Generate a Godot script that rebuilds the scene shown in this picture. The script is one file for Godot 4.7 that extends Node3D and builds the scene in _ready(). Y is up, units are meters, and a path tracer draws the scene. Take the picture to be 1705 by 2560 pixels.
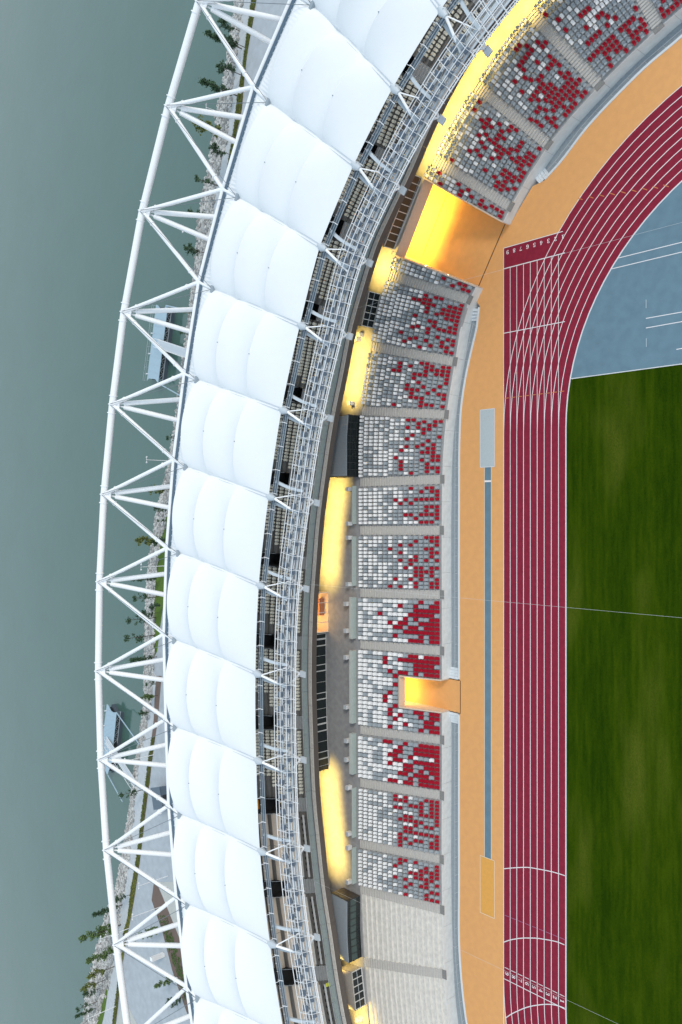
extends Node3D

# ---------------------------------------------------------------- camera geometry
const FPX := 2080.0
const TILT := 0.825541
const CAM_H := 106.0
const BASE := -0.6          # ground outside and under the stands
const WATER := -5.0
const CON_H := 6.34         # concourse level

var rng := RandomNumberGenerator.new()
var M := {}
var used := {}

# a point of the place: seen at (px, py) in the photograph, standing h metres above the track
func U(px: float, py: float, h: float) -> Vector3:
	var f := Vector3(-sin(TILT), -cos(TILT), 0)
	var r := Vector3(cos(TILT), -sin(TILT), 0)
	var d := f * FPX + r * (px - 852.5) + Vector3(0, 0, -1) * (1280.0 - py)
	var t := (h - CAM_H) / d.y
	return Vector3(0, CAM_H, 0) + d * t

func UL(list: Array, h: float) -> Array:
	var o := []
	for p in list:
		o.append(U(p[0], p[1], h))
	return o

# ---------------------------------------------------------------- shapes
class MB:
	var v := PackedVector3Array()
	var n := PackedVector3Array()
	var uv := PackedVector2Array()
	func tri(a: Vector3, b: Vector3, c: Vector3) -> void:
		var m := (c - a).cross(b - a).normalized()
		v.append(a); v.append(b); v.append(c)
		for i in 3: n.append(m)
		uv.append(Vector2(a.x, a.z)); uv.append(Vector2(b.x, b.z)); uv.append(Vector2(c.x, c.z))
	func trin(a: Vector3, b: Vector3, c: Vector3, na: Vector3, nb: Vector3, nc: Vector3) -> void:
		v.append(a); v.append(b); v.append(c)
		n.append(na); n.append(nb); n.append(nc)
		uv.append(Vector2(a.x, a.z)); uv.append(Vector2(b.x, b.z)); uv.append(Vector2(c.x, c.z))
	func quad(a: Vector3, b: Vector3, c: Vector3, d: Vector3) -> void:
		tri(a, b, c); tri(a, c, d)
	func quadn(a: Vector3, b: Vector3, c: Vector3, d: Vector3, na: Vector3, nb: Vector3, nc: Vector3, nd: Vector3) -> void:
		trin(a, b, c, na, nb, nc); trin(a, c, d, na, nc, nd)
	# quad turned so that its face looks along want
	func face(a: Vector3, b: Vector3, c: Vector3, d: Vector3, want: Vector3) -> void:
		if (c - a).cross(b - a).dot(want) >= 0.0: quad(a, b, c, d)
		else: quad(d, c, b, a)
	func box(o: Vector3, x: Vector3, y: Vector3, z: Vector3) -> void:   # half axes
		for s in [-1.0, 1.0]:
			face(o + x * s + y + z, o + x * s - y + z, o + x * s - y - z, o + x * s + y - z, x * s)
			face(o + y * s + x + z, o + y * s - x + z, o + y * s - x - z, o + y * s + x - z, y * s)
			face(o + z * s + x + y, o + z * s - x + y, o + z * s - x - y, o + z * s + x - y, z * s)
	func abox(lo: Vector3, hi: Vector3) -> void:
		var h := (hi - lo) * 0.5
		box((lo + hi) * 0.5, Vector3(h.x, 0, 0), Vector3(0, h.y, 0), Vector3(0, 0, h.z))
	func bar(a: Vector3, b: Vector3, w: float, hgt: float) -> void:      # square bar from a to b
		var t := (b - a)
		var s := t.cross(Vector3.UP)
		if s.length() < 1e-4: s = Vector3.RIGHT
		s = s.normalized()
		var u := s.cross(t).normalized()
		box((a + b) * 0.5, t * 0.5, u * hgt * 0.5, s * w * 0.5)
	func tube(a: Vector3, b: Vector3, r0: float, r1: float = -1.0, k: int = 8, caps: bool = true) -> void:
		if r1 < 0.0: r1 = r0
		var t := (b - a).normalized()
		var s := t.cross(Vector3.UP)
		if s.length() < 1e-3: s = t.cross(Vector3.RIGHT)
		s = s.normalized()
		var u := s.cross(t).normalized()
		for i in k:
			var a0 := TAU * i / k
			var a1 := TAU * (i + 1) / k
			var n0 := s * cos(a0) + u * sin(a0)
			var n1 := s * cos(a1) + u * sin(a1)
			var p := [a + n0 * r0, a + n1 * r0, b + n1 * r1, b + n0 * r1]
			if ((p[2] as Vector3) - p[0]).cross((p[1] as Vector3) - p[0]).dot(n0) > 0.0:
				quadn(p[0], p[1], p[2], p[3], n0, n1, n1, n0)
			else:
				quadn(p[3], p[2], p[1], p[0], n0, n1, n1, n0)
			if caps:
				if r0 > 0.0: face(a, p[0], p[1], a, -t)
				if r1 > 0.0: face(b, p[3], p[2], b, t)
	func path(pts: Array, r: float, k: int = 6) -> void:
		for i in pts.size() - 1:
			tube(pts[i], pts[i + 1], r, r, k, i == 0 or i == pts.size() - 2)
	func ribbon(a: Array, b: Array, want: Vector3) -> void:
		for i in a.size() - 1:
			face(a[i], a[i + 1], b[i + 1], b[i], want)
	# flat polygon extruded between two heights
	func slab(poly: Array, y0: float, y1: float, walls: bool = true) -> void:
		var p2 := PackedVector2Array()
		for p in poly: p2.append(Vector2(p.x, p.z))
		var ix := Geometry2D.triangulate_polygon(p2)
		for i in range(0, ix.size(), 3):
			var a := Vector3(p2[ix[i]].x, y1, p2[ix[i]].y)
			var b := Vector3(p2[ix[i + 1]].x, y1, p2[ix[i + 1]].y)
			var c := Vector3(p2[ix[i + 2]].x, y1, p2[ix[i + 2]].y)
			face(a, b, c, a, Vector3.UP)
		if walls:
			var area := 0.0
			for i in p2.size():
				area += p2[i].cross(p2[(i + 1) % p2.size()])
			for i in p2.size():
				var q := p2[i]
				var w := p2[(i + 1) % p2.size()]
				var out := Vector3(w.y - q.y, 0, q.x - w.x) * signf(area)
				face(Vector3(q.x, y1, q.y), Vector3(w.x, y1, w.y), Vector3(w.x, y0, w.y), Vector3(q.x, y0, q.y), out)
	func mesh() -> ArrayMesh:
		var arr := []
		arr.resize(Mesh.ARRAY_MAX)
		arr[Mesh.ARRAY_VERTEX] = v
		arr[Mesh.ARRAY_NORMAL] = n
		arr[Mesh.ARRAY_TEX_UV] = uv
		var m := ArrayMesh.new()
		if v.size(): m.add_surface_from_arrays(Mesh.PRIMITIVE_TRIANGLES, arr)
		return m

# a smooth line through points, walked by its length
class Line:
	var p := []
	var c := [0.0]
	func _init(pts: Array, sub: int = 10) -> void:
		for i in pts.size() - 1:
			var a: Vector3 = pts[maxi(i - 1, 0)]
			var b: Vector3 = pts[i]
			var d: Vector3 = pts[i + 1]
			var e: Vector3 = pts[mini(i + 2, pts.size() - 1)]
			for k in sub:
				p.append(b.cubic_interpolate_in_time(d, a, e, float(k) / sub, (d - b).length(), -(b - a).length() - 0.001, (d - b).length() + (e - d).length() + 0.001))
		p.append(pts[-1])
		for i in range(1, p.size()):
			c.append(c[-1] + (p[i] - p[i - 1]).length())
	func length() -> float:
		return c[-1]
	func seg(s: float) -> int:
		return clampi(c.bsearch(s) - 1, 0, p.size() - 2)
	func at(s: float) -> Vector3:
		var i := seg(s)
		return (p[i] as Vector3).lerp(p[i + 1], (s - c[i]) / maxf(c[i + 1] - c[i], 1e-6))
	func dir(s: float) -> Vector3:
		var d: Vector3 = at(minf(s + 0.6, c[-1])) - at(maxf(s - 0.6, 0.0))
		d.y = 0
		return d.normalized()
	func out(s: float) -> Vector3:     # away from the field
		var t := dir(s)
		return Vector3(-t.z, 0, t.x)
	func near(q: Vector3) -> float:
		var best := 0.0
		var bd := 1e9
		for i in p.size() - 1:
			var a := Vector2(p[i].x, p[i].z)
			var b := Vector2(p[i + 1].x, p[i + 1].z)
			var w := Vector2(q.x, q.z)
			var t := clampf((w - a).dot(b - a) / maxf((b - a).length_squared(), 1e-9), 0, 1)
			var d := (a.lerp(b, t) - w).length()
			if d < bd:
				bd = d
				best = c[i] + t * (c[i + 1] - c[i])
		return best
	func off(d: float, y: float, s0: float = 0.0, s1: float = -1.0, step: float = 1.5) -> Array:
		if s1 < 0.0: s1 = c[-1]
		var k := maxi(1, int(ceil((s1 - s0) / step)))
		var o := []
		for i in k + 1:
			var s := lerpf(s0, s1, float(i) / k)
			var q := at(s) + out(s) * d
			q.y = y
			o.append(q)
		return o

# ---------------------------------------------------------------- naming and tagging
func numbered(called: String) -> String:
	var k: int = used.get(called, 0)
	used[called] = k + 1
	return called if k == 0 else "%s_%03d" % [called, k]

func part(parent: Node3D, called: String, mb, mat: Material) -> MeshInstance3D:
	var o := MeshInstance3D.new()
	o.mesh = mb.mesh() if mb is MB else mb
	o.material_override = mat
	o.name = called
	parent.add_child(o, true)
	return o

func tag(o: Node3D, label: String, category: String, group: String = "") -> void:
	o.set_meta("label", label)
	o.set_meta("category", category)
	if group: o.set_meta("group", group)

func thing(called: String, label: String, category: String, group: String = "") -> Node3D:
	var o := Node3D.new()
	o.name = numbered(called)
	add_child(o)
	tag(o, label, category, group)
	return o

func solo(called: String, mb, mat: Material, label: String, category: String, group: String = "") -> MeshInstance3D:
	var o := part(self, numbered(called), mb, mat)
	tag(o, label, category, group)
	return o

func struct(called: String, mb, mat: Material, label: String) -> MeshInstance3D:
	var o := part(self, numbered(called), mb, mat)
	o.set_meta("kind", "structure")
	o.set_meta("label", label)
	o.set_meta("category", called.replace("_", " "))
	return o

const ORD := ["first", "second", "third", "fourth", "fifth", "sixth", "seventh", "eighth", "ninth", "tenth", "eleventh", "twelfth", "thirteenth", "fourteenth", "fifteenth", "sixteenth", "seventeenth", "eighteenth", "nineteenth", "twentieth"]
func nth(i: int) -> String:
	if i < 20: return ORD[i]
	if (i + 1) % 10 == 0: return ["thirtieth", "fortieth", "fiftieth", "sixtieth"][mini((i + 1) / 10 - 3, 3)]
	return ["twenty", "thirty", "forty", "fifty"][mini((i + 1) / 10 - 2, 3)] + "-" + ORD[(i + 1) % 10 - 1]

# ---------------------------------------------------------------- materials
func lin(r: float, g: float, b: float) -> Color:
	return Color(r, g, b).linear_to_srgb()

func noise_tex(freq: float, seed_: int, lo: Color, hi: Color, oct: int = 4, size: int = 512) -> NoiseTexture2D:
	var nz := FastNoiseLite.new()
	nz.noise_type = FastNoiseLite.TYPE_SIMPLEX_SMOOTH
	nz.seed = seed_
	nz.frequency = freq
	nz.fractal_octaves = oct
	var g := Gradient.new()
	g.set_color(0, lo)
	g.set_color(1, hi)
	var t := NoiseTexture2D.new()
	t.width = size
	t.height = size
	t.seamless = true
	t.noise = nz
	t.color_ramp = g
	return t

# plain tone with mottled grain: tone is a linear base colour, vary how much the grain moves it, metres the size of one repeat
func mottled(tone: Vector3, vary: float, metres: float, rough: float, seed_: int, freq: float = 0.012, oct: int = 5) -> StandardMaterial3D:
	var m := StandardMaterial3D.new()
	var a := tone * (1.0 - vary)
	var b := tone * (1.0 + vary)
	m.albedo_texture = noise_tex(freq, seed_, lin(a.x, a.y, a.z), lin(b.x, b.y, b.z), oct)
	m.uv1_triplanar = true
	m.uv1_world_triplanar = true
	m.uv1_scale = Vector3.ONE / metres
	m.roughness = rough
	return m

func plain(r: float, g: float, b: float, rough: float = 0.6, metal: float = 0.0) -> StandardMaterial3D:
	var m := StandardMaterial3D.new()
	m.albedo_color = lin(r, g, b)
	m.roughness = rough
	m.metallic = metal
	return m

func glow(r: float, g: float, b: float, e: float) -> StandardMaterial3D:
	var m := plain(0.8, 0.8, 0.8)
	m.emission_enabled = true
	m.emission = lin(r, g, b)
	m.emission_energy_multiplier = e
	return m

func glass(r: float, g: float, b: float, a: float) -> StandardMaterial3D:
	var m := plain(r, g, b, 0.05)
	m.albedo_color.a = a
	m.transparency = BaseMaterial3D.TRANSPARENCY_ALPHA
	return m

var FC: Line      # lower edge of the upper stand's fascia
var LF: Line      # front edge of the lower stand
var LB: Line      # back edge of the lower stand
var AC: Line      # apron edge along the moat
const TRACK_X := -66.7
const TRACK_O := -77.68
const C1 := Vector3(-30.2, 0, -12.1)
const C2 := Vector3(-30.2, 0, 72.3)

func _ready() -> void:
	rng.seed = 20230819
	# ---- camera
	var cam := Camera3D.new()
	cam.name = "camera"
	cam.fov = rad_to_deg(2.0 * atan(1280.0 / FPX))
	cam.near = 1.0
	cam.far = 4000.0
	cam.transform = Transform3D(Basis(Vector3(cos(TILT), -sin(TILT), 0), Vector3(0, 0, -1), Vector3(sin(TILT), cos(TILT), 0)), Vector3(0, CAM_H, 0))
	add_child(cam)
	cam.current = true
	# ---- sky: pale overcast before sunrise
	var we := WorldEnvironment.new()
	we.name = "environment"
	var env := Environment.new()
	env.background_mode = Environment.BG_SKY
	var sm := ProceduralSkyMaterial.new()
	sm.sky_top_color = Color(0.80, 0.88, 0.95)
	sm.sky_horizon_color = Color(0.95, 0.975, 0.985)
	sm.sky_curve = 0.25
	sm.ground_bottom_color = Color(0.3, 0.34, 0.34)
	sm.ground_horizon_color = Color(0.6, 0.64, 0.66)
	sm.sun_angle_max = 0.0
	var sky := Sky.new()
	sky.sky_material = sm
	env.sky = sky
	env.background_energy_multiplier = 1.0
	env.tonemap_mode = Environment.TONE_MAPPER_LINEAR
	env.tonemap_exposure = 1.16
	env.sdfgi_enabled = true
	env.ssao_enabled = true
	env.ssil_enabled = true
	we.environment = env
	add_child(we)
	# ---- soft low sun behind the cloud, from the far end of the field
	var sun := DirectionalLight3D.new()
	sun.name = "sun"
	sun.light_energy = 0.48
	sun.light_angular_distance = 16.0
	sun.light_color = Color(1.0, 0.97, 0.93)
	sun.shadow_enabled = true
	add_child(sun)
	sun.look_at_from_position(Vector3(80, 85, -80), Vector3.ZERO)

	make_materials()
	make_lines()
	build_ground()
	build_field()
	build_lower_stand()
	build_concourse()
	build_upper_stand()
	build_roof()
	build_gantry()
	build_bank()
	build_river_things()
	build_cables()
	print("built")

func make_materials() -> void:
	M.concrete = mottled(Vector3(0.40, 0.40, 0.385), 0.16, 9.0, 0.85, 3)
	M.pale_concrete = mottled(Vector3(0.64, 0.655, 0.65), 0.10, 7.0, 0.8, 4)
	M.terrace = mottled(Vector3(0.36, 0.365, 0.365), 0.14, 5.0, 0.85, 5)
	M.bare_terrace = mottled(Vector3(0.66, 0.635, 0.585), 0.15, 6.0, 0.85, 6)
	M.step = mottled(Vector3(0.50, 0.48, 0.45), 0.10, 3.0, 0.85, 7)
	M.floor = mottled(Vector3(0.31, 0.31, 0.315), 0.14, 8.0, 0.6, 8)
	M.moat = mottled(Vector3(0.27, 0.31, 0.34), 0.12, 3.0, 0.8, 9)
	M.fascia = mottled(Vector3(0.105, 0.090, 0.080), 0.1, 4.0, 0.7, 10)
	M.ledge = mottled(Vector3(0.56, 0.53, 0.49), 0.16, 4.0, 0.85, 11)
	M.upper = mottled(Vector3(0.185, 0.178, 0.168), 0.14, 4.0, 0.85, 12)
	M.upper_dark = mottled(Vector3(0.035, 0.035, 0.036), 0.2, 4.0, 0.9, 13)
	M.deck_board = mottled(Vector3(0.72, 0.61, 0.50), 0.06, 5.0, 0.8, 14)
	M.apron = mottled(Vector3(0.74, 0.365, 0.13), 0.045, 14.0, 0.75, 15, 0.02)
	M.sand_cover = mottled(Vector3(0.74, 0.36, 0.075), 0.04, 4.0, 0.7, 16)
	M.pit_cover = mottled(Vector3(0.45, 0.50, 0.51), 0.05, 3.0, 0.7, 17)
	M.track = mottled(Vector3(0.245, 0.020, 0.042), 0.13, 11.0, 0.85, 18, 0.02, 6)
	M.track.metallic_specular = 0.25
	M.blue = mottled(Vector3(0.125, 0.212, 0.268), 0.10, 16.0, 0.7, 19, 0.014)
	M.line = plain(0.80, 0.76, 0.76, 0.6)
	M.line_pale = plain(0.80, 0.66, 0.47, 0.6)
	M.mark_orange = plain(0.62, 0.2, 0.06, 0.6)
	M.line_violet = plain(0.35, 0.16, 0.27, 0.6)
	M.kerb_white = plain(0.66, 0.70, 0.73, 0.5)
	M.drain = plain(0.035, 0.02, 0.012, 0.6)
	M.membrane = mottled(Vector3(0.79, 0.81, 0.825), 0.012, 12.0, 0.55, 20)
	M.membrane.backlight_enabled = true
	M.membrane.backlight = Color(0.12, 0.12, 0.12)
	M.white_steel = mottled(Vector3(0.84, 0.85, 0.86), 0.03, 5.0, 0.35, 21)
	M.white_rail = plain(0.74, 0.76, 0.78, 0.4)
	M.grey_steel = plain(0.30, 0.35, 0.39, 0.45, 0.2)
	M.pale_steel = plain(0.52, 0.57, 0.61, 0.45, 0.1)
	M.gutter = plain(0.07, 0.12, 0.17, 0.4, 0.2)
	M.cable = plain(0.16, 0.19, 0.21, 0.45, 0.3)
	M.pale_cable = plain(0.6, 0.62, 0.62, 0.5)
	M.lamp_case = plain(0.14, 0.18, 0.23, 0.45, 0.2)
	M.lamp_lens = plain(0.45, 0.5, 0.55, 0.12, 0.3)
	M.glass_green = glass(0.38, 0.46, 0.44, 0.55)
	M.glass_dark = plain(0.012, 0.018, 0.019, 0.06)
	M.glass_clear = glass(0.30, 0.34, 0.34, 0.22)
	M.glass_teal = plain(0.055, 0.085, 0.08, 0.08)
	M.landing = mottled(Vector3(0.24, 0.235, 0.225), 0.12, 2.0, 0.8, 44)
	M.glass_brown = plain(0.075, 0.058, 0.042, 0.08)
	M.glass_thin = glass(0.5, 0.5, 0.5, 0.08)
	M.frame_dark = plain(0.022, 0.026, 0.028, 0.4)
	M.frame_white = plain(0.62, 0.62, 0.60, 0.4)
	M.box_roof = mottled(Vector3(0.30, 0.345, 0.385), 0.05, 3.0, 0.5, 22)
	M.beige = mottled(Vector3(0.44, 0.41, 0.37), 0.10, 3.0, 0.7, 23)
	M.counter = mottled(Vector3(0.50, 0.54, 0.51), 0.05, 3.0, 0.5, 24)
	M.counter_front = plain(0.40, 0.47, 0.44, 0.25)
	M.white_box = plain(0.80, 0.80, 0.80, 0.4)
	M.wood = mottled(Vector3(0.36, 0.13, 0.045), 0.2, 2.0, 0.5, 25)
	M.plaster = plain(0.62, 0.50, 0.40, 0.8)
	M.seat_red = plain(0.36, 0.006, 0.022, 0.35)
	M.seat_white = plain(0.80, 0.80, 0.80, 0.35)
	M.seat_grey = plain(0.34, 0.38, 0.41, 0.4)
	M.seat_cream = plain(0.74, 0.715, 0.62, 0.45)
	M.chair_black = plain(0.02, 0.022, 0.022, 0.5)
	M.vest = plain(0.62, 0.66, 0.05, 0.7)
	M.orange_cloth = plain(0.75, 0.28, 0.03, 0.7)
	M.bulb = glow(1.0, 0.82, 0.55, 6.0)
	M.panel = glow(1.0, 0.70, 0.28, 2.2)
	M.stone = mottled(Vector3(0.40, 0.40, 0.38), 0.35, 2.5, 0.9, 26, 0.03)
	M.path = mottled(Vector3(0.47, 0.50, 0.52), 0.08, 9.0, 0.85, 27)
	M.plaza = mottled(Vector3(0.39, 0.425, 0.455), 0.10, 18.0, 0.85, 28)
	M.paving = mottled(Vector3(0.47, 0.48, 0.45), 0.05, 8.0, 0.85, 29)
	M.soil = mottled(Vector3(0.16, 0.115, 0.095), 0.3, 3.0, 0.95, 30, 0.03)
	M.lawn = mottled(Vector3(0.085, 0.15, 0.016), 0.22, 5.0, 0.95, 31, 0.02)
	M.bark = plain(0.09, 0.075, 0.06, 0.9)
	M.leaf_dark = plain(0.05, 0.10, 0.05, 0.8)
	M.leaf_mid = plain(0.09, 0.15, 0.045, 0.8)
	M.leaf_olive = plain(0.13, 0.16, 0.035, 0.8)
	M.leaf_yellow = plain(0.30, 0.28, 0.05, 0.8)
	M.barge_deck = mottled(Vector3(0.33, 0.45, 0.53), 0.06, 4.0, 0.55, 32)
	M.barge_side = plain(0.075, 0.10, 0.13, 0.6)
	M.barge_lattice = plain(0.36, 0.42, 0.47, 0.5)
	M.slate = plain(0.10, 0.14, 0.18, 0.6)
	var w := StandardMaterial3D.new()
	w.albedo_texture = noise_tex(0.006, 40, lin(0.066, 0.128, 0.110), lin(0.074, 0.140, 0.122), 3)
	w.uv1_triplanar = true
	w.uv1_world_triplanar = true
	w.uv1_scale = Vector3.ONE / 90.0
	w.roughness = 0.10
	w.metallic_specular = 0.5
	var nz := FastNoiseLite.new()
	nz.seed = 41
	nz.frequency = 0.05
	nz.fractal_octaves = 4
	var nt := NoiseTexture2D.new()
	nt.width = 512
	nt.height = 512
	nt.seamless = true
	nt.noise = nz
	nt.as_normal_map = true
	nt.bump_strength = 2.0
	w.normal_enabled = true
	w.normal_texture = nt
	w.normal_scale = 0.05
	M.water = w
	# mown infield: streaks along the mower's path, worn pale patches, fine grain
	var img := Image.create(512, 1024, false, Image.FORMAT_RGB8)
	var a := FastNoiseLite.new(); a.seed = 50; a.frequency = 0.018; a.fractal_octaves = 4
	var b := FastNoiseLite.new(); b.seed = 51; b.frequency = 0.05; b.fractal_octaves = 3
	var c := FastNoiseLite.new(); c.seed = 52; c.frequency = 0.008; c.fractal_octaves = 3
	var rg := RandomNumberGenerator.new(); rg.seed = 53
	for y in 1024:
		for x in 512:
			var st := a.get_noise_2d(x * 3.6, y * 0.06) * 0.55 + b.get_noise_2d(x * 2.0, y * 0.5) * 0.6
			var pt := c.get_noise_2d(x, y * 0.5)
			var v := clampf(0.36 + st * 0.40 + pt * 0.40 + rg.randf_range(-0.14, 0.14), 0.0, 1.0)
			var yl := clampf(pt * 1.6 - 0.15, 0.0, 1.0) * rg.randf_range(0.2, 1.0)
			var g0 := Vector3(0.014, 0.036, 0.001).lerp(Vector3(0.055, 0.090, 0.003), v)
			g0 = g0.lerp(Vector3(0.12, 0.125, 0.02), yl * 0.6)
			img.set_pixel(x, y, lin(g0.x, g0.y, g0.z))
	img.generate_mipmaps()
	var gm := StandardMaterial3D.new()
	gm.albedo_texture = ImageTexture.create_from_image(img)
	gm.uv1_scale = Vector3(1.0 / 42.0, 1.0 / 140.0, 1.0)
	gm.uv1_offset = Vector3(0.63, 0.2, 0)
	gm.roughness = 0.95
	gm.metallic_specular = 0.1
	M.grass = gm

func make_lines() -> void:
	FC = Line.new(UL([[1500, -230], [1380, -92], [1298, 0], [1233, 76], [1157, 190], [1091, 316], [1042, 430], [997, 524], [955, 615], [925, 708], [893, 820], [868, 945], [849, 1037], [826, 1187], [810, 1313], [802, 1415], [796, 1497], [792, 1600], [791, 1700], [795, 1849], [802, 2000], [811, 2092], [825, 2220], [841, 2325], [858, 2441], [880, 2560], [905, 2660], [940, 2780]], 11.0))
	LF = Line.new(UL([[1800, -60], [1650, 66], [1498, 214], [1372, 361], [1275, 520], [1188, 720], [1163, 775], [1138, 900], [1117, 1030], [1107, 1150], [1105, 1250], [1105, 1600], [1105, 1900], [1105, 2250], [1109, 2400], [1118, 2540], [1140, 2680], [1175, 2800]], 1.7))
	LB = Line.new(UL([[1720, -340], [1530, -150], [1342, 14], [1200, 201], [1075, 417], [983, 655], [929, 868], [905, 1028], [901, 1120], [901, 1205], [901, 1600], [901, 2000], [901, 2222], [905, 2320], [917, 2500], [935, 2660], [965, 2800]], CON_H))
	AC = Line.new(UL([[1860, -60], [1705, 92], [1614, 169], [1554, 228], [1467, 321], [1396, 413], [1363, 449], [1300, 530], [1230, 665], [1199, 768], [1193, 820], [1184, 858], [1165, 945], [1154, 1021], [1150, 1108], [1149, 1250], [1149, 1700], [1149, 2200], [1150, 2377], [1159, 2491], [1170, 2570], [1195, 2680], [1235, 2800]], 0.0))

func build_ground() -> void:
	# land: everything on the stadium side of the bank
	var edge := bank_right(BASE)
	var poly := [Vector3(900, 0, -900), Vector3(900, 0, 900), Vector3(-420, 0, 900)]
	var e2 := edge.duplicate()
	e2.reverse()
	poly.append_array(e2)
	poly.append(Vector3(-110, 0, -900))
	var g := MB.new()
	g.slab(poly, BASE - 3.0, BASE - 0.02)
	struct("ground", g, M.plaza, "pale grey paved ground around and beneath the stadium")
	var w := MB.new()
	w.quad(Vector3(-2500, WATER, -2500), Vector3(500, WATER, -2500), Vector3(500, WATER, 2500), Vector3(-2500, WATER, 2500))
	struct("river", w, M.water, "wide calm grey-green river filling the left side")

func sheet(called: String, poly: Array, y: float, mat: Material, label: String) -> MeshInstance3D:
	var m := MB.new()
	m.slab(poly, y - 0.1, y, false)
	return struct(called, m, mat, label)

func strip(mb: MB, pts: Array, w: float, y: float) -> void:
	for i in pts.size() - 1:
		var a := Vector3(pts[i].x, y, pts[i].z)
		var b := Vector3(pts[i + 1].x, y, pts[i + 1].z)
		var t := (b - a).normalized() * w * 0.5
		var s := Vector3(-t.z, 0, t.x)
		mb.face(a + s - t * 0.2, b + s + t * 0.2, b - s + t * 0.2, a - s - t * 0.2, Vector3.UP)

func lane_pts(r: float) -> Array:   # one lane line: first bend, straight, last bend
	var o := []
	for i in 31:
		var an := lerpf(PI * 1.62, PI, i / 30.0)
		o.append(C1 + Vector3(cos(an), 0, sin(an)) * r)
	o.append(C2 + Vector3(-r, 0, 0))
	for i in range(1, 16):
		var an := lerpf(PI, PI * 0.75, i / 15.0)
		o.append(C2 + Vector3(cos(an), 0, sin(an)) * r)
	return o

func digit(parent: Node3D, text: String, at: Vector3, turn: float, size: float) -> void:
	var tm := TextMesh.new()
	tm.text = text
	var f := SystemFont.new()
	f.font_names = PackedStringArray(["Droid Serif"])
	f.font_weight = 700
	tm.font = f
	tm.font_size = 64
	tm.pixel_size = size / 46.0
	tm.depth = 0.004
	var o := MeshInstance3D.new()
	o.mesh = tm
	o.material_override = M.line
	o.name = "lane_number"
	parent.add_child(o, true)
	o.transform = Transform3D(Basis(Vector3.UP, turn) * Basis(Vector3.RIGHT, -PI / 2), at)

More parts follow.
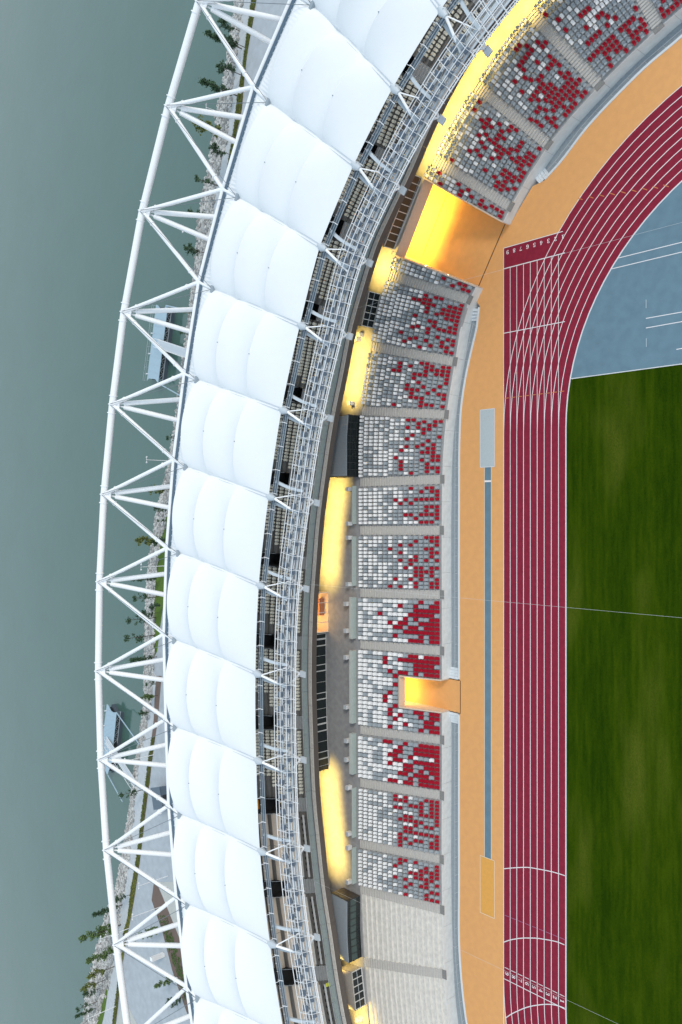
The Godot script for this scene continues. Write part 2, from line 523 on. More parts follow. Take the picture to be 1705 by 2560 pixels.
func build_field() -> void:
	# apron: orange running surface from the moat to the track, as one slab
	var ap := [Vector3(60, 0, -85), Vector3(60, 0, 125)]
	var outer := AC.off(0.0, 0.0)
	outer.reverse()
	# the slab goes on under the stand as the floor of the two tunnels
	var poly := ap + outer
	var m := MB.new()
	m.slab(poly, BASE, 0.0)
	struct("apron", m, M.apron, "orange running surface between the moat and the red track")
	# running track
	var tr := []
	var r_out := TRACK_O - C1.x
	for p in lane_pts(-r_out):
		tr.append(p)
	var inn := lane_pts(36.5)
	inn.reverse()
	m = MB.new()
	m.slab(tr + inn, 0.0, 0.004, false)
	var track := struct("running_track", m, M.track, "dark red running track with nine white-lined lanes")
	# chute behind the sprint start
	m = MB.new()
	var cz := -40.9
	var cut := []
	for i in 15:
		var z := lerpf(-12.1, cz, i / 14.0)
		cut.append(Vector3(C1.x - sqrt(47.48 * 47.48 - (z - C1.z) * (z - C1.z)) + 0.02, 0, z))
	var chute := [Vector3(TRACK_O, 0, -12.1), Vector3(TRACK_O, 0, cz)]
	cut.reverse()
	m.slab(chute + cut, 0.0, 0.004, false)
	part(track, "sprint_chute", m, M.track)
	for i in 10:
		var r := 36.5 + 1.22 * i
		m = MB.new()
		strip(m, lane_pts(r), 0.11 if i else 0.16, 0.008 + 0.0002 * i)
		part(track, "lane_line", m, M.line)
		# straight lines of the sprint lanes running back into the chute
		var x := TRACK_X - 1.22 * i
		m = MB.new()
		strip(m, [Vector3(x, 0, -37.7 if i > 0 and i < 9 else (cz if i == 9 else -12.0)), Vector3(x, 0, -11.5)], 0.09, 0.0105 + 0.0002 * i)
		if i > 0: part(track, "lane_line", m, M.line)
	m = MB.new()
	strip(m, [Vector3(TRACK_O, 0, 72.0), Vector3(TRACK_O, 0, 110)], 0.11, 0.0125)
	part(track, "lane_line", m, M.line)
	for l in [[TRACK_O, -37.7, TRACK_X - 0.15, -37.7], [TRACK_O, -27.7, TRACK_X - 0.15, -27.7], [TRACK_O, cz, -67.2, cz], [TRACK_O, 72.3, TRACK_X, 72.3]]:
		m = MB.new()
		strip(m, [Vector3(l[0], 0, l[1]), Vector3(l[2], 0, l[3])], 0.11, 0.0135)
		part(track, "cross_line", m, M.line)
	for arc in [[[1259, 2172], [1292, 2169], [1326, 2169], [1343, 2172], [1360, 2175], [1378, 2179], [1395, 2183.5], [1412, 2189]], [[1258, 2356], [1275, 2350], [1291, 2347], [1309, 2345], [1325, 2345], [1343, 2345.5], [1360, 2348], [1377, 2351], [1394, 2355], [1411, 2362]], [[1264, 2545], [1277, 2536], [1293, 2528], [1309, 2521], [1325, 2516], [1342, 2513], [1359, 2511], [1376, 2511], [1394, 2514], [1411, 2520]]]:
		m = MB.new()
		strip(m, Line.new(UL(arc, 0.0), 4).p, 0.13, 0.0145)
		part(track, "curved_start_line", m, M.line)
	m = MB.new()
	for i in 9:
		var x := TRACK_O + 1.22 * (i + 0.5)
		digit(track, str(9 - i), Vector3(x, 0.010, 71.35), -PI / 2, 0.62)
		strip(m, [Vector3(x - 0.42, 0, 70.5), Vector3(x + 0.42, 0, 70.5)], 0.09, 0.0155)
	part(track, "finish_dashes", m, M.line)
	for i in 9:
		digit(track, str(9 - i), Vector3(TRACK_O + 0.72 + 1.22 * i, 0.010, -40.1), PI, 0.62)
	m = MB.new()
	for i in 9:
		var x := TRACK_O + 1.22 * i + 0.15
		strip(m, [Vector3(x, 0, -17.6), Vector3(x + 0.8, 0, -17.6)], 0.10, 0.0155)
		var p := U(852 + (1090 + i * 49.0) * 0.544, (910 - i * 7.5) * 0.544, 0.0)
		strip(m, [p, p + Vector3(0.75, 0, 0.45)], 0.10, 0.0155)
	part(track, "orange_marks", m, M.mark_orange)
	m = MB.new()
	for i in 9:
		var a := U(1261.5 + 17.2 * i, 2287.5 + 7.0 * i, 0.0)
		strip(m, [a, a + Vector3(0.85, 0, 0.0)], 0.07, 0.0155)
	part(track, "violet_marks", m, M.line_violet)
	# inner kerb of the track
	m = MB.new()
	var kerb := lane_pts(36.42)
	for i in kerb.size() - 1:
		m.bar(kerb[i] + Vector3(0, 0.03, 0), kerb[i + 1] + Vector3(0, 0.03, 0), 0.10, 0.07)
	solo("track_kerb", m, M.kerb_white, "low white kerb along the inside edge of the red track", "kerb")
	# infield: grass, and the blue field event area in the bend
	var gr := [Vector3(TRACK_X + 0.25, 0, -19.0)]
	var inner := lane_pts(36.46)
	var gx := C1.x - sqrt(36.46 * 36.46 - 7.1 * 7.1)
	gr = [Vector3(gx, 0, -19.2)]
	for p in inner:
		if p.z > -19.2: gr.append(p)
	gr.append(Vector3(25, 0, gr[-1].z))
	gr.append(Vector3(25, 0, -19.2))
	sheet("infield_grass", gr, 0.003, M.grass, "dark green mown grass inside the track")
	var bl := []
	for p in inner:
		if p.z <= -19.2: bl.append(p)
	bl.append(Vector3(gx, 0, -19.25))
	bl.append(Vector3(25, 0, -19.25))
	bl.append(Vector3(25, 0, bl[0].z))
	var blue := sheet("field_event_area", bl, 0.002, M.blue, "blue-grey field event area inside the bend")
	m = MB.new()
	m.abox(Vector3(gx + 0.1, 0, -19.32), Vector3(25, 0.05, -19.2))
	solo("lawn_edging", m, M.pale_concrete, "thin pale edging between the grass and the blue area", "edging")
	for l in [[[1544, 645.5], [1705, 605.5]], [[1528, 672.5], [1705, 630.0]], [[1615, 796], [1705, 780]], [[1615, 820], [1705, 804]], [[1691, 873.5], [1705, 871]]]:
		m = MB.new()
		var a := U(l[0][0], l[0][1], 0)
		var b := U(l[1][0], l[1][1], 0)
		b = a + (b - a) * 1.5
		strip(m, [a, b], 0.10, 0.008)
		part(blue, "white_line", m, M.line)
	for l in [[1615.3, 749, 1615.3, 770], [1615.8, 846, 1615.8, 867]]:
		m = MB.new()
		strip(m, [U(l[0], l[1], 0), U(l[2], l[3], 0)], 0.05, 0.008)
		part(blue, "short_line", m, M.kerb_white)
	# long jump runway and its two pits
	m = MB.new()
	m.slab([Vector3(-81.33, 0, -9.2), Vector3(-80.1, 0, -9.2), Vector3(-80.1, 0, 58.0), Vector3(-81.33, 0, 58.0)], 0, 0.004, false)
	var run := struct("runway", m, M.blue, "narrow blue jumping runway between two covered pits")
	for x in [-81.38, -80.05]:
		m = MB.new()
		strip(m, [Vector3(x, 0, -7.1), Vector3(x, 0, 54.6)], 0.09, 0.009)
		part(run, "runway_edge_line", m, M.line_pale)
	m = MB.new()
	m.abox(Vector3(-81.33, 0.001, -5.0), Vector3(-80.1, 0.011, -4.72))
	part(run, "takeoff_board", m, M.line)
	for k in 2:
		var z0: float = [-16.2, 54.6][k]
		var z1: float = [-7.1, 63.65][k]
		var t := thing("sand_pit", ["long jump pit under a grey cover beside the runway", "long jump pit under an orange cover beside the runway"][k], "sand pit", "long jump pits")
		m = MB.new()
		m.abox(Vector3(-82.2, 0.002, z0), Vector3(-79.42, 0.014 + 0.02 * (1 - k), z1))
		part(t, "cover", m, [M.pit_cover, M.sand_cover][k])
		m = MB.new()
		strip(m, [Vector3(-82.2, 0, z0), Vector3(-82.2, 0, z1), Vector3(-79.42, 0, z1), Vector3(-79.42, 0, z0), Vector3(-82.2, 0, z0)], 0.10, 0.04)
		part(t, "border", m, M.line_pale if k else M.kerb_white)

# ---------------------------------------------------------------- lower stand
const ROWS := 16
var aisles := []       # [s on LF, s on LB]
var seats := []

func row_h(i: float) -> float:
	return 1.7 + 0.29 * i

func lower_at(f: float, b: float, t: float) -> Vector3:
	return LF.at(f).lerp(LB.at(b), t)

# terrace piece of one row between two ends (each end [s front, s back])
func terrace(i: int, e0: Array, e1: Array) -> MB:
	var m := MB.new()
	var k := maxi(1, int(absf(e1[0] - e0[0]) / 3.0))
	var t0 := float(i) / ROWS
	var t1 := float(i + 1) / ROWS
	var y := row_h(i)
	var a := []
	var b := []
	var lo := []
	for j in k + 1:
		var w := float(j) / k
		var p := lower_at(lerpf(e0[0], e1[0], w), lerpf(e0[1], e1[1], w), t0)
		var q := lower_at(lerpf(e0[0], e1[0], w), lerpf(e0[1], e1[1], w), t1 + 0.004)
		a.append(Vector3(p.x, y, p.z))
		b.append(Vector3(q.x, y, q.z))
		lo.append(Vector3(p.x, y - 0.36, p.z))
	m.ribbon(a, b, Vector3.UP)
	m.ribbon(a, lo, Vector3(1, 0, 0))
	for e in [[a, b, lo, 0], [a, b, lo, k]]:
		m.face(e[0][e[3]], e[1][e[3]], e[1][e[3]] - Vector3(0, 0.36, 0), e[2][e[3]], Vector3(0, 0, 1 if e[3] else -1))
	return m

func seat_mesh(w: float, d: float, bh: float) -> ArrayMesh:
	var m := MB.new()
	var ring := []
	for c in [[1, 1], [1, -1], [-1, -1], [-1, 1]]:
		var cc := 0.09
		var x: float = c[0] * (d * 0.5)
		var z: float = c[1] * (w * 0.5)
		if c[0] * c[1] > 0:
			ring.append(Vector2(x - c[0] * cc, z)); ring.append(Vector2(x, z - c[1] * cc))
		else:
			ring.append(Vector2(x, z - c[1] * cc)); ring.append(Vector2(x - c[0] * cc, z))
	# pan, lipped at the front
	for i in ring.size():
		var p: Vector2 = ring[i]
		var q: Vector2 = ring[(i + 1) % ring.size()]
		var u := Vector3(p.x, 0.44, p.y)
		var v := Vector3(q.x, 0.44, q.y)
		m.face(u, v, Vector3(0, 0.415, 0), u, Vector3.UP)
		m.face(u, v, v - Vector3(0, 0.07, 0), u - Vector3(0, 0.07, 0), Vector3(p.x + q.x, 0, p.y + q.y))
	# backrest, leaning and rounded at the top
	var bx := -d * 0.5
	var hw := w * 0.5
	var prof := [Vector3(bx, 0.40, -hw), Vector3(bx - 0.05, 0.44 + bh * 0.75, -hw), Vector3(bx - 0.07, 0.44 + bh, -hw + 0.10), Vector3(bx - 0.07, 0.44 + bh, hw - 0.10), Vector3(bx - 0.05, 0.44 + bh * 0.75, hw), Vector3(bx, 0.40, hw)]
	var th := Vector3(-0.05, 0, 0)
	for i in prof.size() - 2:
		m.face(prof[0], prof[i + 1], prof[i + 2], prof[0], Vector3.RIGHT)
		m.face(prof[0] + th, prof[i + 1] + th, prof[i + 2] + th, prof[0] + th, Vector3.LEFT)
	for i in prof.size():
		var j := (i + 1) % prof.size()
		m.face(prof[i], prof[j], prof[j] + th, prof[i] + th, prof[i] + prof[j] - Vector3(0, 1.1, 0))
	# pedestal
	m.abox(Vector3(bx + 0.02, 0.0, -0.05), Vector3(bx + 0.12, 0.40, 0.05))
	return m.mesh()

func build_lower_stand() -> void:
	var stand := thing("lower_stand", "lower stand of grey concrete terraces with red, white and grey seats", "grandstand")
	var AP := [[1524, -159, 1649, 76], [1314, 11, 1500, 215], [1173, 196, 1374, 364], [1070, 389, 1282, 520], [1062, 446, 1263, 558], [986, 638, 1195, 719], [961, 684, 1178, 752], [915, 863, 1138, 904], [893, 1026, 1117, 1036], [890, 1206, 1110, 1198], [890, 1326, 1110, 1326], [890, 1481, 1110, 1487], [890, 1609, 1110, 1628], [890, 1821, 1110, 1851], [890, 1953, 1110, 1991], [890, 2105, 1110, 2151], [890, 2219, 1108, 2276], [898, 2401, 1112, 2437], [930, 2610, 1135, 2640]]
	aisles = []
	for a in AP:
		aisles.append([LF.near(U(a[2], a[3], 1.7)), LB.near(U(a[0], a[1], CON_H))])
	var ends := [[LF.near(U(1790, -50, 1.7)), LB.near(U(1700, -330, CON_H))]] + aisles + [[LF.length() - 0.1, LB.length() - 0.1]]
	var tun := [LF.near(U(1106, 1703, 1.7)), LF.near(U(1106, 1779, 1.7))]
	var tunb := [LB.near(LF.at(tun[0])), LB.near(LF.at(tun[1]))]
	for k in ends.size() - 1:
		if k == 5: continue        # the wide gateway
		# ends[k] is aisle k-1
		var g0 := 0.0 if k == 0 or k == 6 else 0.76
		var g1 := 0.0 if k == 4 or k == ends.size() - 2 else 0.76
		var e0 := [ends[k][0] + g0, ends[k][1] + g0]
		var e1 := [ends[k + 1][0] - g1, ends[k + 1][1] - g1]
		var bare := k >= 17
		var vip := k >= 12 and k <= 14
		for i in ROWS:
			var pieces := [[e0, e1]]
			if k == 13 and i < 8:
				pieces = [[e0, [tun[0] - 0.25, tunb[0] - 0.25]], [[tun[1] + 0.25, tunb[1] + 0.25], e1]]
			var number := 0
			for pc in pieces:
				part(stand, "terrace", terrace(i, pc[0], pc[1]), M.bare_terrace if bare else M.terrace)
				if bare: continue
				var t := (i + 0.52) / ROWS
				var len0 := (lower_at(pc[1][0], pc[1][1], t) - lower_at(pc[0][0], pc[0][1], t)).length()
				var pitch := 0.72 if vip else 0.63
				var cnt := int(len0 / pitch)
				for j in cnt:
					var w := (j + 0.5 + (len0 / pitch - cnt) * 0.5) * pitch / len0
					var sf := lerpf(pc[0][0], pc[1][0], w)
					var sb := lerpf(pc[0][1], pc[1][1], w)
					var p := lower_at(sf, sb, t)
					var face := LF.at(sf) - LB.at(sb)
					face.y = 0
					seats.append({"p": Vector3(p.x, row_h(i), p.z), "f": face.normalized(), "row": i, "n": number, "block": k, "vip": vip})
					number += 1
	# stair flights: two steps to a row
	for a in aisles.size():
		if a == 4 or a == 5: continue
		var near_ := a >= 8 and a <= 16
		var fl: Node3D
		var all := MB.new()
		if near_:
			fl = Node3D.new()
			fl.name = "stair_flight"
			stand.add_child(fl, true)
		for i in ROWS * 2 + 1:
			var m := MB.new() if near_ else all
			var t0 := (i - 1.0) / (ROWS * 2.0)
			var t1 := (i + 0.1) / (ROWS * 2.0)
			var p0 := lower_at(aisles[a][0] - 0.75, aisles[a][1] - 0.75, t0 + 0.5 / ROWS)
			var p1 := lower_at(aisles[a][0] + 0.75, aisles[a][1] + 0.75, t0 + 0.5 / ROWS)
			var q0 := lower_at(aisles[a][0] - 0.75, aisles[a][1] - 0.75, t1 + 0.5 / ROWS)
			var q1 := lower_at(aisles[a][0] + 0.75, aisles[a][1] + 0.75, t1 + 0.5 / ROWS)
			var y := row_h(i * 0.5)
			if i == ROWS * 2: y = CON_H - 0.01
			p0.y = y; p1.y = y; q0.y = y; q1.y = y
			m.face(p0, p1, q1, q0, Vector3.UP)
			var dn := Vector3(0, -0.2, 0)
			m.face(p0, p1, p1 + dn, p0 + dn, Vector3.RIGHT)
			m.face(p0, q0, q0 + dn, p0 + dn, Vector3.FORWARD)
			m.face(p1, q1, q1 + dn, p1 + dn, Vector3.BACK)
			# metal nosing
			var ns := (q0 - p0).normalized() * 0.05
			m.face(p0 + Vector3(0, 0.006, 0), p1 + Vector3(0, 0.006, 0), p1 + ns + Vector3(0, 0.006, 0), p0 + ns + Vector3(0, 0.006, 0), Vector3.UP)
			if near_: part(fl, "step", m, M.step)
		if not near_: part(stand, "stair_flight", all, M.step)
		# gate at the foot of the flight
		var gm := MB.new()
		var c := LF.at(aisles[a][0])
		var o := LF.out(aisles[a][0])
		gm.box(Vector3(c.x, 1.66, c.z) + o * 0.1, o * 0.5, Vector3(0, 0.06, 0), LF.dir(aisles[a][0]) * 0.72)
		part(stand, "landing", gm, M.landing)
	# front wall, closing ends, footing
	for r in [[ends[0][0], aisles[4][0]], [aisles[5][0], tun[0] - 0.2], [tun[1] + 0.2, LF.length() - 0.1]]:
		var k := int(ceil((r[1] - r[0]) / 6.0))
		for j in k:      # precast panels
			var m := MB.new()
			var s0: float = lerpf(r[0], r[1], float(j) / k) + 0.012
			var s1: float = lerpf(r[0], r[1], float(j + 1) / k) - 0.012
			var a := LF.off(-0.06, 1.66, s0, s1)
			var b := LF.off(0.03, 1.69, s0, s1)
			var lo := LF.off(-0.10, BASE - 0.1, s0, s1)
			m.ribbon(a, b, Vector3.UP)
			m.ribbon(a, lo, Vector3.RIGHT)
			part(stand, "front_panel", m, M.pale_concrete)
	# parapets above the gateway and the small tunnel
	for e in [[aisles[4], 0.0], [aisles[5], 0.0], [[tun[0] - 0.15, tunb[0] - 0.15], 8.0], [[tun[1] + 0.15, tunb[1] + 0.15], 8.0]]:
		var m := MB.new()
		var last: int = ROWS if e[1] == 0.0 else 8
		var dir := LF.dir(e[0][0]) * 0.11
		for i in last:
			var p := lower_at(e[0][0], e[0][1], float(i) / ROWS)
			var q := lower_at(e[0][0], e[0][1], float(i + 1) / ROWS)
			p.y = row_h(i) + 0.28
			q.y = row_h(i + 1) + 0.28
			var pb := Vector3(p.x, 0, p.z)
			var qb := Vector3(q.x, 0, q.z)
			for sg in [-1.0, 1.0]:
				m.face(p + dir * sg, q + dir * sg, qb + dir * sg, pb + dir * sg, dir * sg)
			m.face(p - dir, q - dir, q + dir, p + dir, Vector3.UP)
			if i == 0: m.face(p - dir, p + dir, pb + dir, pb - dir, Vector3.RIGHT)
		part(stand, "tunnel_wall", m, M.plaster)
	# lintel over the small tunnel
	var lm := MB.new()
	var l0 := lower_at(tun[0], tunb[0], 0.5)
	var l1 := lower_at(tun[1], tunb[1], 0.5)
	lm.box(Vector3((l0.x + l1.x) * 0.5 - 0.07, 3.56, (l0.z + l1.z) * 0.5), Vector3(0.12, 0, 0), Vector3(0, 0.70, 0), Vector3(0, 0, (l1.z - l0.z) * 0.5 + 0.1))
	part(stand, "lintel", lm, M.plaster)
	# floor, ceiling and back of the small tunnel
	var m2 := MB.new()
	m2.abox(Vector3(-111.0, BASE, l0.z - 0.1), Vector3(-86.2, 0.004, l1.z + 0.1))
	struct("tunnel_floor", m2, M.apron, "orange floor of the small tunnel glowing yellow inside")
	m2 = MB.new()
	m2.abox(Vector3(-111.0, 2.95, l0.z - 0.3), Vector3(l0.x - 0.25, 3.1, l1.z + 0.3))
	m2.abox(Vector3(-111.2, 0.0, l0.z - 0.3), Vector3(-111.0, 3.1, l1.z + 0.3))
	m2.abox(Vector3(-111.0, 0.0, l0.z - 0.35), Vector3(l0.x - 0.25, 2.95, l0.z - 0.1))
	m2.abox(Vector3(-111.0, 0.0, l1.z + 0.1), Vector3(l0.x - 0.25, 2.95, l1.z + 0.35))
	solo("tunnel_lining", m2, M.plaster, "lit inside of the small tunnel among the middle seats", "tunnel")
	lamp_panel(Vector3(l0.x - 1.6, 2.90, (l0.z + l1.z) * 0.5), Vector3(0, 0, 1), 3.6, 0.9, 34.0, Color(1.0, 0.93, 0.42), "lamp panel under the ceiling of the small tunnel")
	lamp_panel(Vector3(l0.x - 6.0, 2.90, (l0.z + l1.z) * 0.5), Vector3(0, 0, 1), 3.6, 0.9, 26.0, Color(1.0, 0.93, 0.42), "lamp panel deep inside the small tunnel")
	# drains across the two mouths
	m2 = MB.new()
	strip(m2, [Vector3(-86.25, 0, l0.z - 0.2), Vector3(-86.25, 0, l1.z + 0.2)], 0.14, 0.010)
	struct("drain_channel", m2, M.drain, "thin dark drain across the mouth of the small tunnel")
	m2 = MB.new()
	strip(m2, UL([[1265, 555], [1195, 719]], 0.0), 0.16, 0.010)
	struct("drain_channel", m2, M.drain, "long dark drain across the mouth of the wide gateway")
	m2 = MB.new()
	strip(m2, UL([[1117, 487], [1057, 637]], 0.0), 0.14, 0.010)
	struct("drain_channel", m2, M.drain, "brown drain line deep inside the wide gateway")
	build_gateway()
	build_moat(tun)
	build_seats()

func build_gateway() -> void:
	# wide gateway through the stand: floor, inner walls, beam and ceiling under the concourse
	var a := LB.at(aisles[4][1])
	var b := LB.at(aisles[5][1])
	var oa := (a - LF.at(aisles[4][0])).normalized()
	var ob := (b - LF.at(aisles[5][0])).normalized()
	oa.y = 0; ob.y = 0
	var fa := LF.at(aisles[4][0])
	var fb := LF.at(aisles[5][0])
	var m := MB.new()
	var corner := [U(1366, 449, 0), U(1331, 466, 0)]
	m.slab([a + oa * 22.0, b + ob * 22.0, fb - LF.dir(aisles[5][0]) * -0.2, U(1190, 752, 0), U(1204, 772, 0), U(1235, 660, 0), U(1305, 530, 0), corner[0], corner[1], fa], BASE, 0.004)
	struct("gateway_floor", m, M.apron, "orange floor of the wide gateway glowing yellow inside")
	var t := thing("gateway", "wide glowing yellow gateway cut through the lower stand", "gateway")
	m = MB.new()
	var mid := (a + b) * 0.5
	var half := (b - a) * 0.5
	half.y = 0
	var o := Vector3(half.z, 0, -half.x).normalized()
	if o.dot(oa) < 0: o = -o
	m.box(Vector3(mid.x, 5.2, mid.z) + o * 0.3, o * 0.3, Vector3(0, 1.15, 0), half * 1.01)
	part(t, "beam", m, M.beige)
	m = MB.new()
	for w in [[a, oa], [b, ob]]:
		var p: Vector3 = w[0]
		var q: Vector3 = w[0] + w[1] * 22.0
		m.bar(Vector3(p.x, 2.9, p.z), Vector3(q.x, 2.9, q.z), 0.3, 5.8)
	part(t, "side_wall", m, M.plaster)
	m = MB.new()
	var qa := a + oa * 22.0
	var qb := b + ob * 22.0
	m.bar(Vector3(qa.x, 2.9, qa.z), Vector3(qb.x, 2.9, qb.z), 0.3, 5.8)
	part(t, "end_wall", m, M.plaster)
	m = MB.new()
	m.face(Vector3(a.x, 5.75, a.z), Vector3(b.x, 5.75, b.z), Vector3(qb.x, 5.75, qb.z), Vector3(qa.x, 5.75, qa.z), Vector3.DOWN)
	part(t, "ceiling", m, M.plaster)
	m = MB.new()
	var rail := [Vector3(a.x, 7.3, a.z), Vector3(b.x, 7.3, b.z)]
	m.tube(rail[0] - o * 0.05, rail[1] - o * 0.05, 0.04)
	for k in 12:
		var p: Vector3 = rail[0].lerp(rail[1], (k + 0.5) / 12.0) - o * 0.05
		m.tube(p, p - Vector3(0, 1.0, 0), 0.03, 0.03, 5)
	part(t, "railing", m, M.grey_steel)
	for k in 3:
		var c: Vector3 = mid + o * (2.2 + 4.5 * k)
		lamp_panel(Vector3(c.x, 5.70, c.z), half.normalized(), half.length() * 1.7, 1.0, [210.0, 150.0, 120.0][k], Color(1.0, 0.93, 0.40), ["lamp panel just behind the beam of the wide gateway", "lamp panel midway inside the wide yellow gateway", "lamp panel deepest inside the wide yellow gateway"][k])
	var spots := [[1191, 519], [1064, 664], [1120, 688]]
	for k in 3:
		var p := U(spots[k][0], spots[k][1], [2.6, 4.2, 3.2][k])
		wall_lamp(p, ["small wall lamp on the upper wall of the wide gateway", "inner small wall lamp on the lower wall of the wide gateway", "outer small wall lamp on the lower wall of the wide gateway"][k])

func wall_lamp(p: Vector3, label: String) -> void:
	var t := thing("wall_lamp", label, "lamp", "small lamps on the gateway walls")
	t.position = p
	var s := SphereMesh.new()
	s.radius = 0.10
	s.height = 0.20
	s.radial_segments = 10
	s.rings = 6
	var o := MeshInstance3D.new()
	o.mesh = s
	o.material_override = M.bulb
	o.name = "bulb"
	t.add_child(o)
	var m := MB.new()
	m.abox(Vector3(-0.06, -0.22, -0.06), Vector3(0.06, -0.09, 0.06))
	part(t, "bracket", m, M.grey_steel)
	var l := OmniLight3D.new()
	l.name = "light"
	l.light_color = Color(1.0, 0.85, 0.6)
	l.light_energy = 0.5
	l.light_size = 0.1
	l.omni_range = 12.0
	l.shadow_enabled = true
	t.add_child(l)

# round lamp let into the soffit: glowing disc in a trim ring, its beam straight down
func downlight(c: Vector3, angle: float, energy: float, col: Color, label: String) -> void:
	var t := thing("downlight", label, "lamp", "downlights in the soffit over the concourse")
	t.position = c
	var m := MB.new()
	m.tube(Vector3(0, -0.03, 0), Vector3(0, 0.0, 0), 0.16, 0.16, 12)
	part(t, "disc", m, M.panel)
	m = MB.new()
	for i in 12:
		var a := Vector3(cos(TAU * i / 12.0), 0, sin(TAU * i / 12.0))
		var b := Vector3(cos(TAU * (i + 1) / 12.0), 0, sin(TAU * (i + 1) / 12.0))
		m.face(a * 0.165 + Vector3(0, -0.04, 0), b * 0.165 + Vector3(0, -0.04, 0), b * 0.22 + Vector3(0, -0.01, 0), a * 0.22 + Vector3(0, -0.01, 0), Vector3.DOWN)
	part(t, "trim_ring", m, M.frame_dark)
	var l := SpotLight3D.new()
	l.name = "light"
	l.light_color = col
	l.light_energy = energy
	l.light_size = 0.16
	l.spot_angle = angle
	l.spot_angle_attenuation = 1.0
	l.spot_range = 30.0
	l.spot_attenuation = 2.0
	l.shadow_enabled = true
	l.position = Vector3(0, -0.22, 0)
	l.rotation.x = -PI / 2
	t.add_child(l)

# flat ceiling lamp: glowing panel with a light of its size just under it
func lamp_panel(c: Vector3, along: Vector3, length: float, width: float, energy: float, col: Color, label: String) -> void:
	var t := thing("ceiling_lamp", label, "lamp", "warm ceiling lamps")
	var x := along.normalized()
	var basis_ := Basis(x, Vector3.UP.cross(x), Vector3.UP)     # local -z looks down
	t.transform = Transform3D(basis_, c)
	var m := MB.new()
	m.abox(Vector3(-length * 0.5, -width * 0.5, 0), Vector3(length * 0.5, width * 0.5, 0.05))
	part(t, "panel", m, M.panel)
	var l := AreaLight3D.new()
	l.name = "light"
	l.area_size = Vector2(length, width)
	l.light_color = col
	l.light_energy = energy
	l.area_range = 30.0
	l.shadow_enabled = true
	l.position = Vector3(0, 0, -0.02)
	t.add_child(l)

func build_moat(tun: Array) -> void:
	# kerb on the field side of the moat, with a low rail
	var spans := [["pale kerb of the moat along the curved upper stand", 0.0, AC.near(U(1363, 449, 0))], ["pale kerb of the moat between wide gateway and small tunnel", AC.near(U(1199, 768, 0)), AC.near(LF.at(tun[0] - 0.4))], ["pale kerb of the moat below the small tunnel", AC.near(LF.at(tun[1] + 0.4)), AC.length()]]
	for sp in spans:
		var t := thing("moat_kerb", sp[0], "kerb", "kerbs along the moat")
		var m := MB.new()
		var a := AC.off(-0.06, 0.07, sp[1], sp[2])
		var b := AC.off(0.28, 0.07, sp[1], sp[2])
		m.ribbon(a, b, Vector3.UP)
		m.ribbon(a, AC.off(-0.06, 0.0, sp[1], sp[2]), Vector3.RIGHT)
		m.ribbon(b, AC.off(0.28, BASE, sp[1], sp[2]), Vector3.LEFT)
		part(t, "coping", m, M.kerb_white)
		m = MB.new()
		m.path(AC.off(0.2, 0.95, sp[1], sp[2], 3.0), 0.022, 5)
		for p in AC.off(0.2, 0.07, sp[1], sp[2], 3.0):
			m.tube(p, p + Vector3(0, 0.88, 0), 0.02, 0.02, 4)
		part(t, "rail", m, M.pale_steel)
	# moat floor
	var fl := MB.new()
	fl.ribbon(AC.off(0.0, BASE + 0.003, 0, -1), AC.off(4.2, BASE + 0.003, 0, -1), Vector3.UP)
	struct("moat_floor", fl, M.moat, "sunken grey moat along the foot of the lower stand")
	# steps where the moat ends at the tunnels
	var ds := [[LF.at(tun[0] - 0.2), -1.0, "pale steps out of the moat above the small tunnel"], [LF.at(tun[1] + 0.2), 1.0, "pale steps out of the moat below the small tunnel"], [U(1196, 770, 0), 1.0, "pale steps out of the moat below the wide gateway"], [U(1345, 458, 0), -1.0, "pale steps out of the moat above the wide gateway"]]
	for d in ds:
		var t := thing("moat_steps", d[2], "steps", "steps at the ends of the moat")
		var s := AC.near(d[0])
		for k in 4:
			var m := MB.new()
			var s0: float = s + d[1] * (0.1 + 0.45 * k)
			var c := AC.at(s0 + d[1] * 0.22)
			var o := AC.out(s0)
			m.box(Vector3(c.x, (BASE - 0.14 * k) * 0.5, c.z) + o * 1.35, o * 1.05, Vector3(0, (-BASE - 0.14 * k) * 0.5, 0), AC.dir(s0) * 0.215)
			part(t, "step", m, M.kerb_white)

func colour_of(s: Dictionary) -> int:     # 0 red, 1 white, 2 grey
	var r: float = s.row
	var cl := sin(s.p.z * 0.9 + r * 0.7) * 0.5 + sin(s.p.z * 2.1 - r * 1.3 + s.p.x) * 0.5
	var red := clampf(0.66 - r * 0.062, 0.0, 1.0)
	var white := clampf((r - 3.0) * 0.075, 0.0, 0.86)
	if s.vip:
		red = clampf(0.92 - r * 0.08, 0.0, 1.0)
		white = clampf((r - 4.0) * 0.085, 0.02, 0.72)
	elif s.block < 5:
		red = clampf(0.68 - r * 0.05, 0.0, 1.0)
		white = clampf((r - 4.0) * 0.06, 0.0, 0.6)
	elif s.block >= 15:
		red = clampf(0.66 - r * 0.066, 0.0, 1.0)
		white = clampf((r - 3.0) * 0.08, 0.0, 0.9)
	elif s.block >= 9:
		red = clampf(0.62 - r * 0.062, 0.0, 1.0)
	var v := clampf(rng.randf() + cl * 0.22, 0.0, 0.999)
	if v < red: return 0
	if rng.randf() < white / maxf(1.0 - red, 0.1): return 1
	return 2

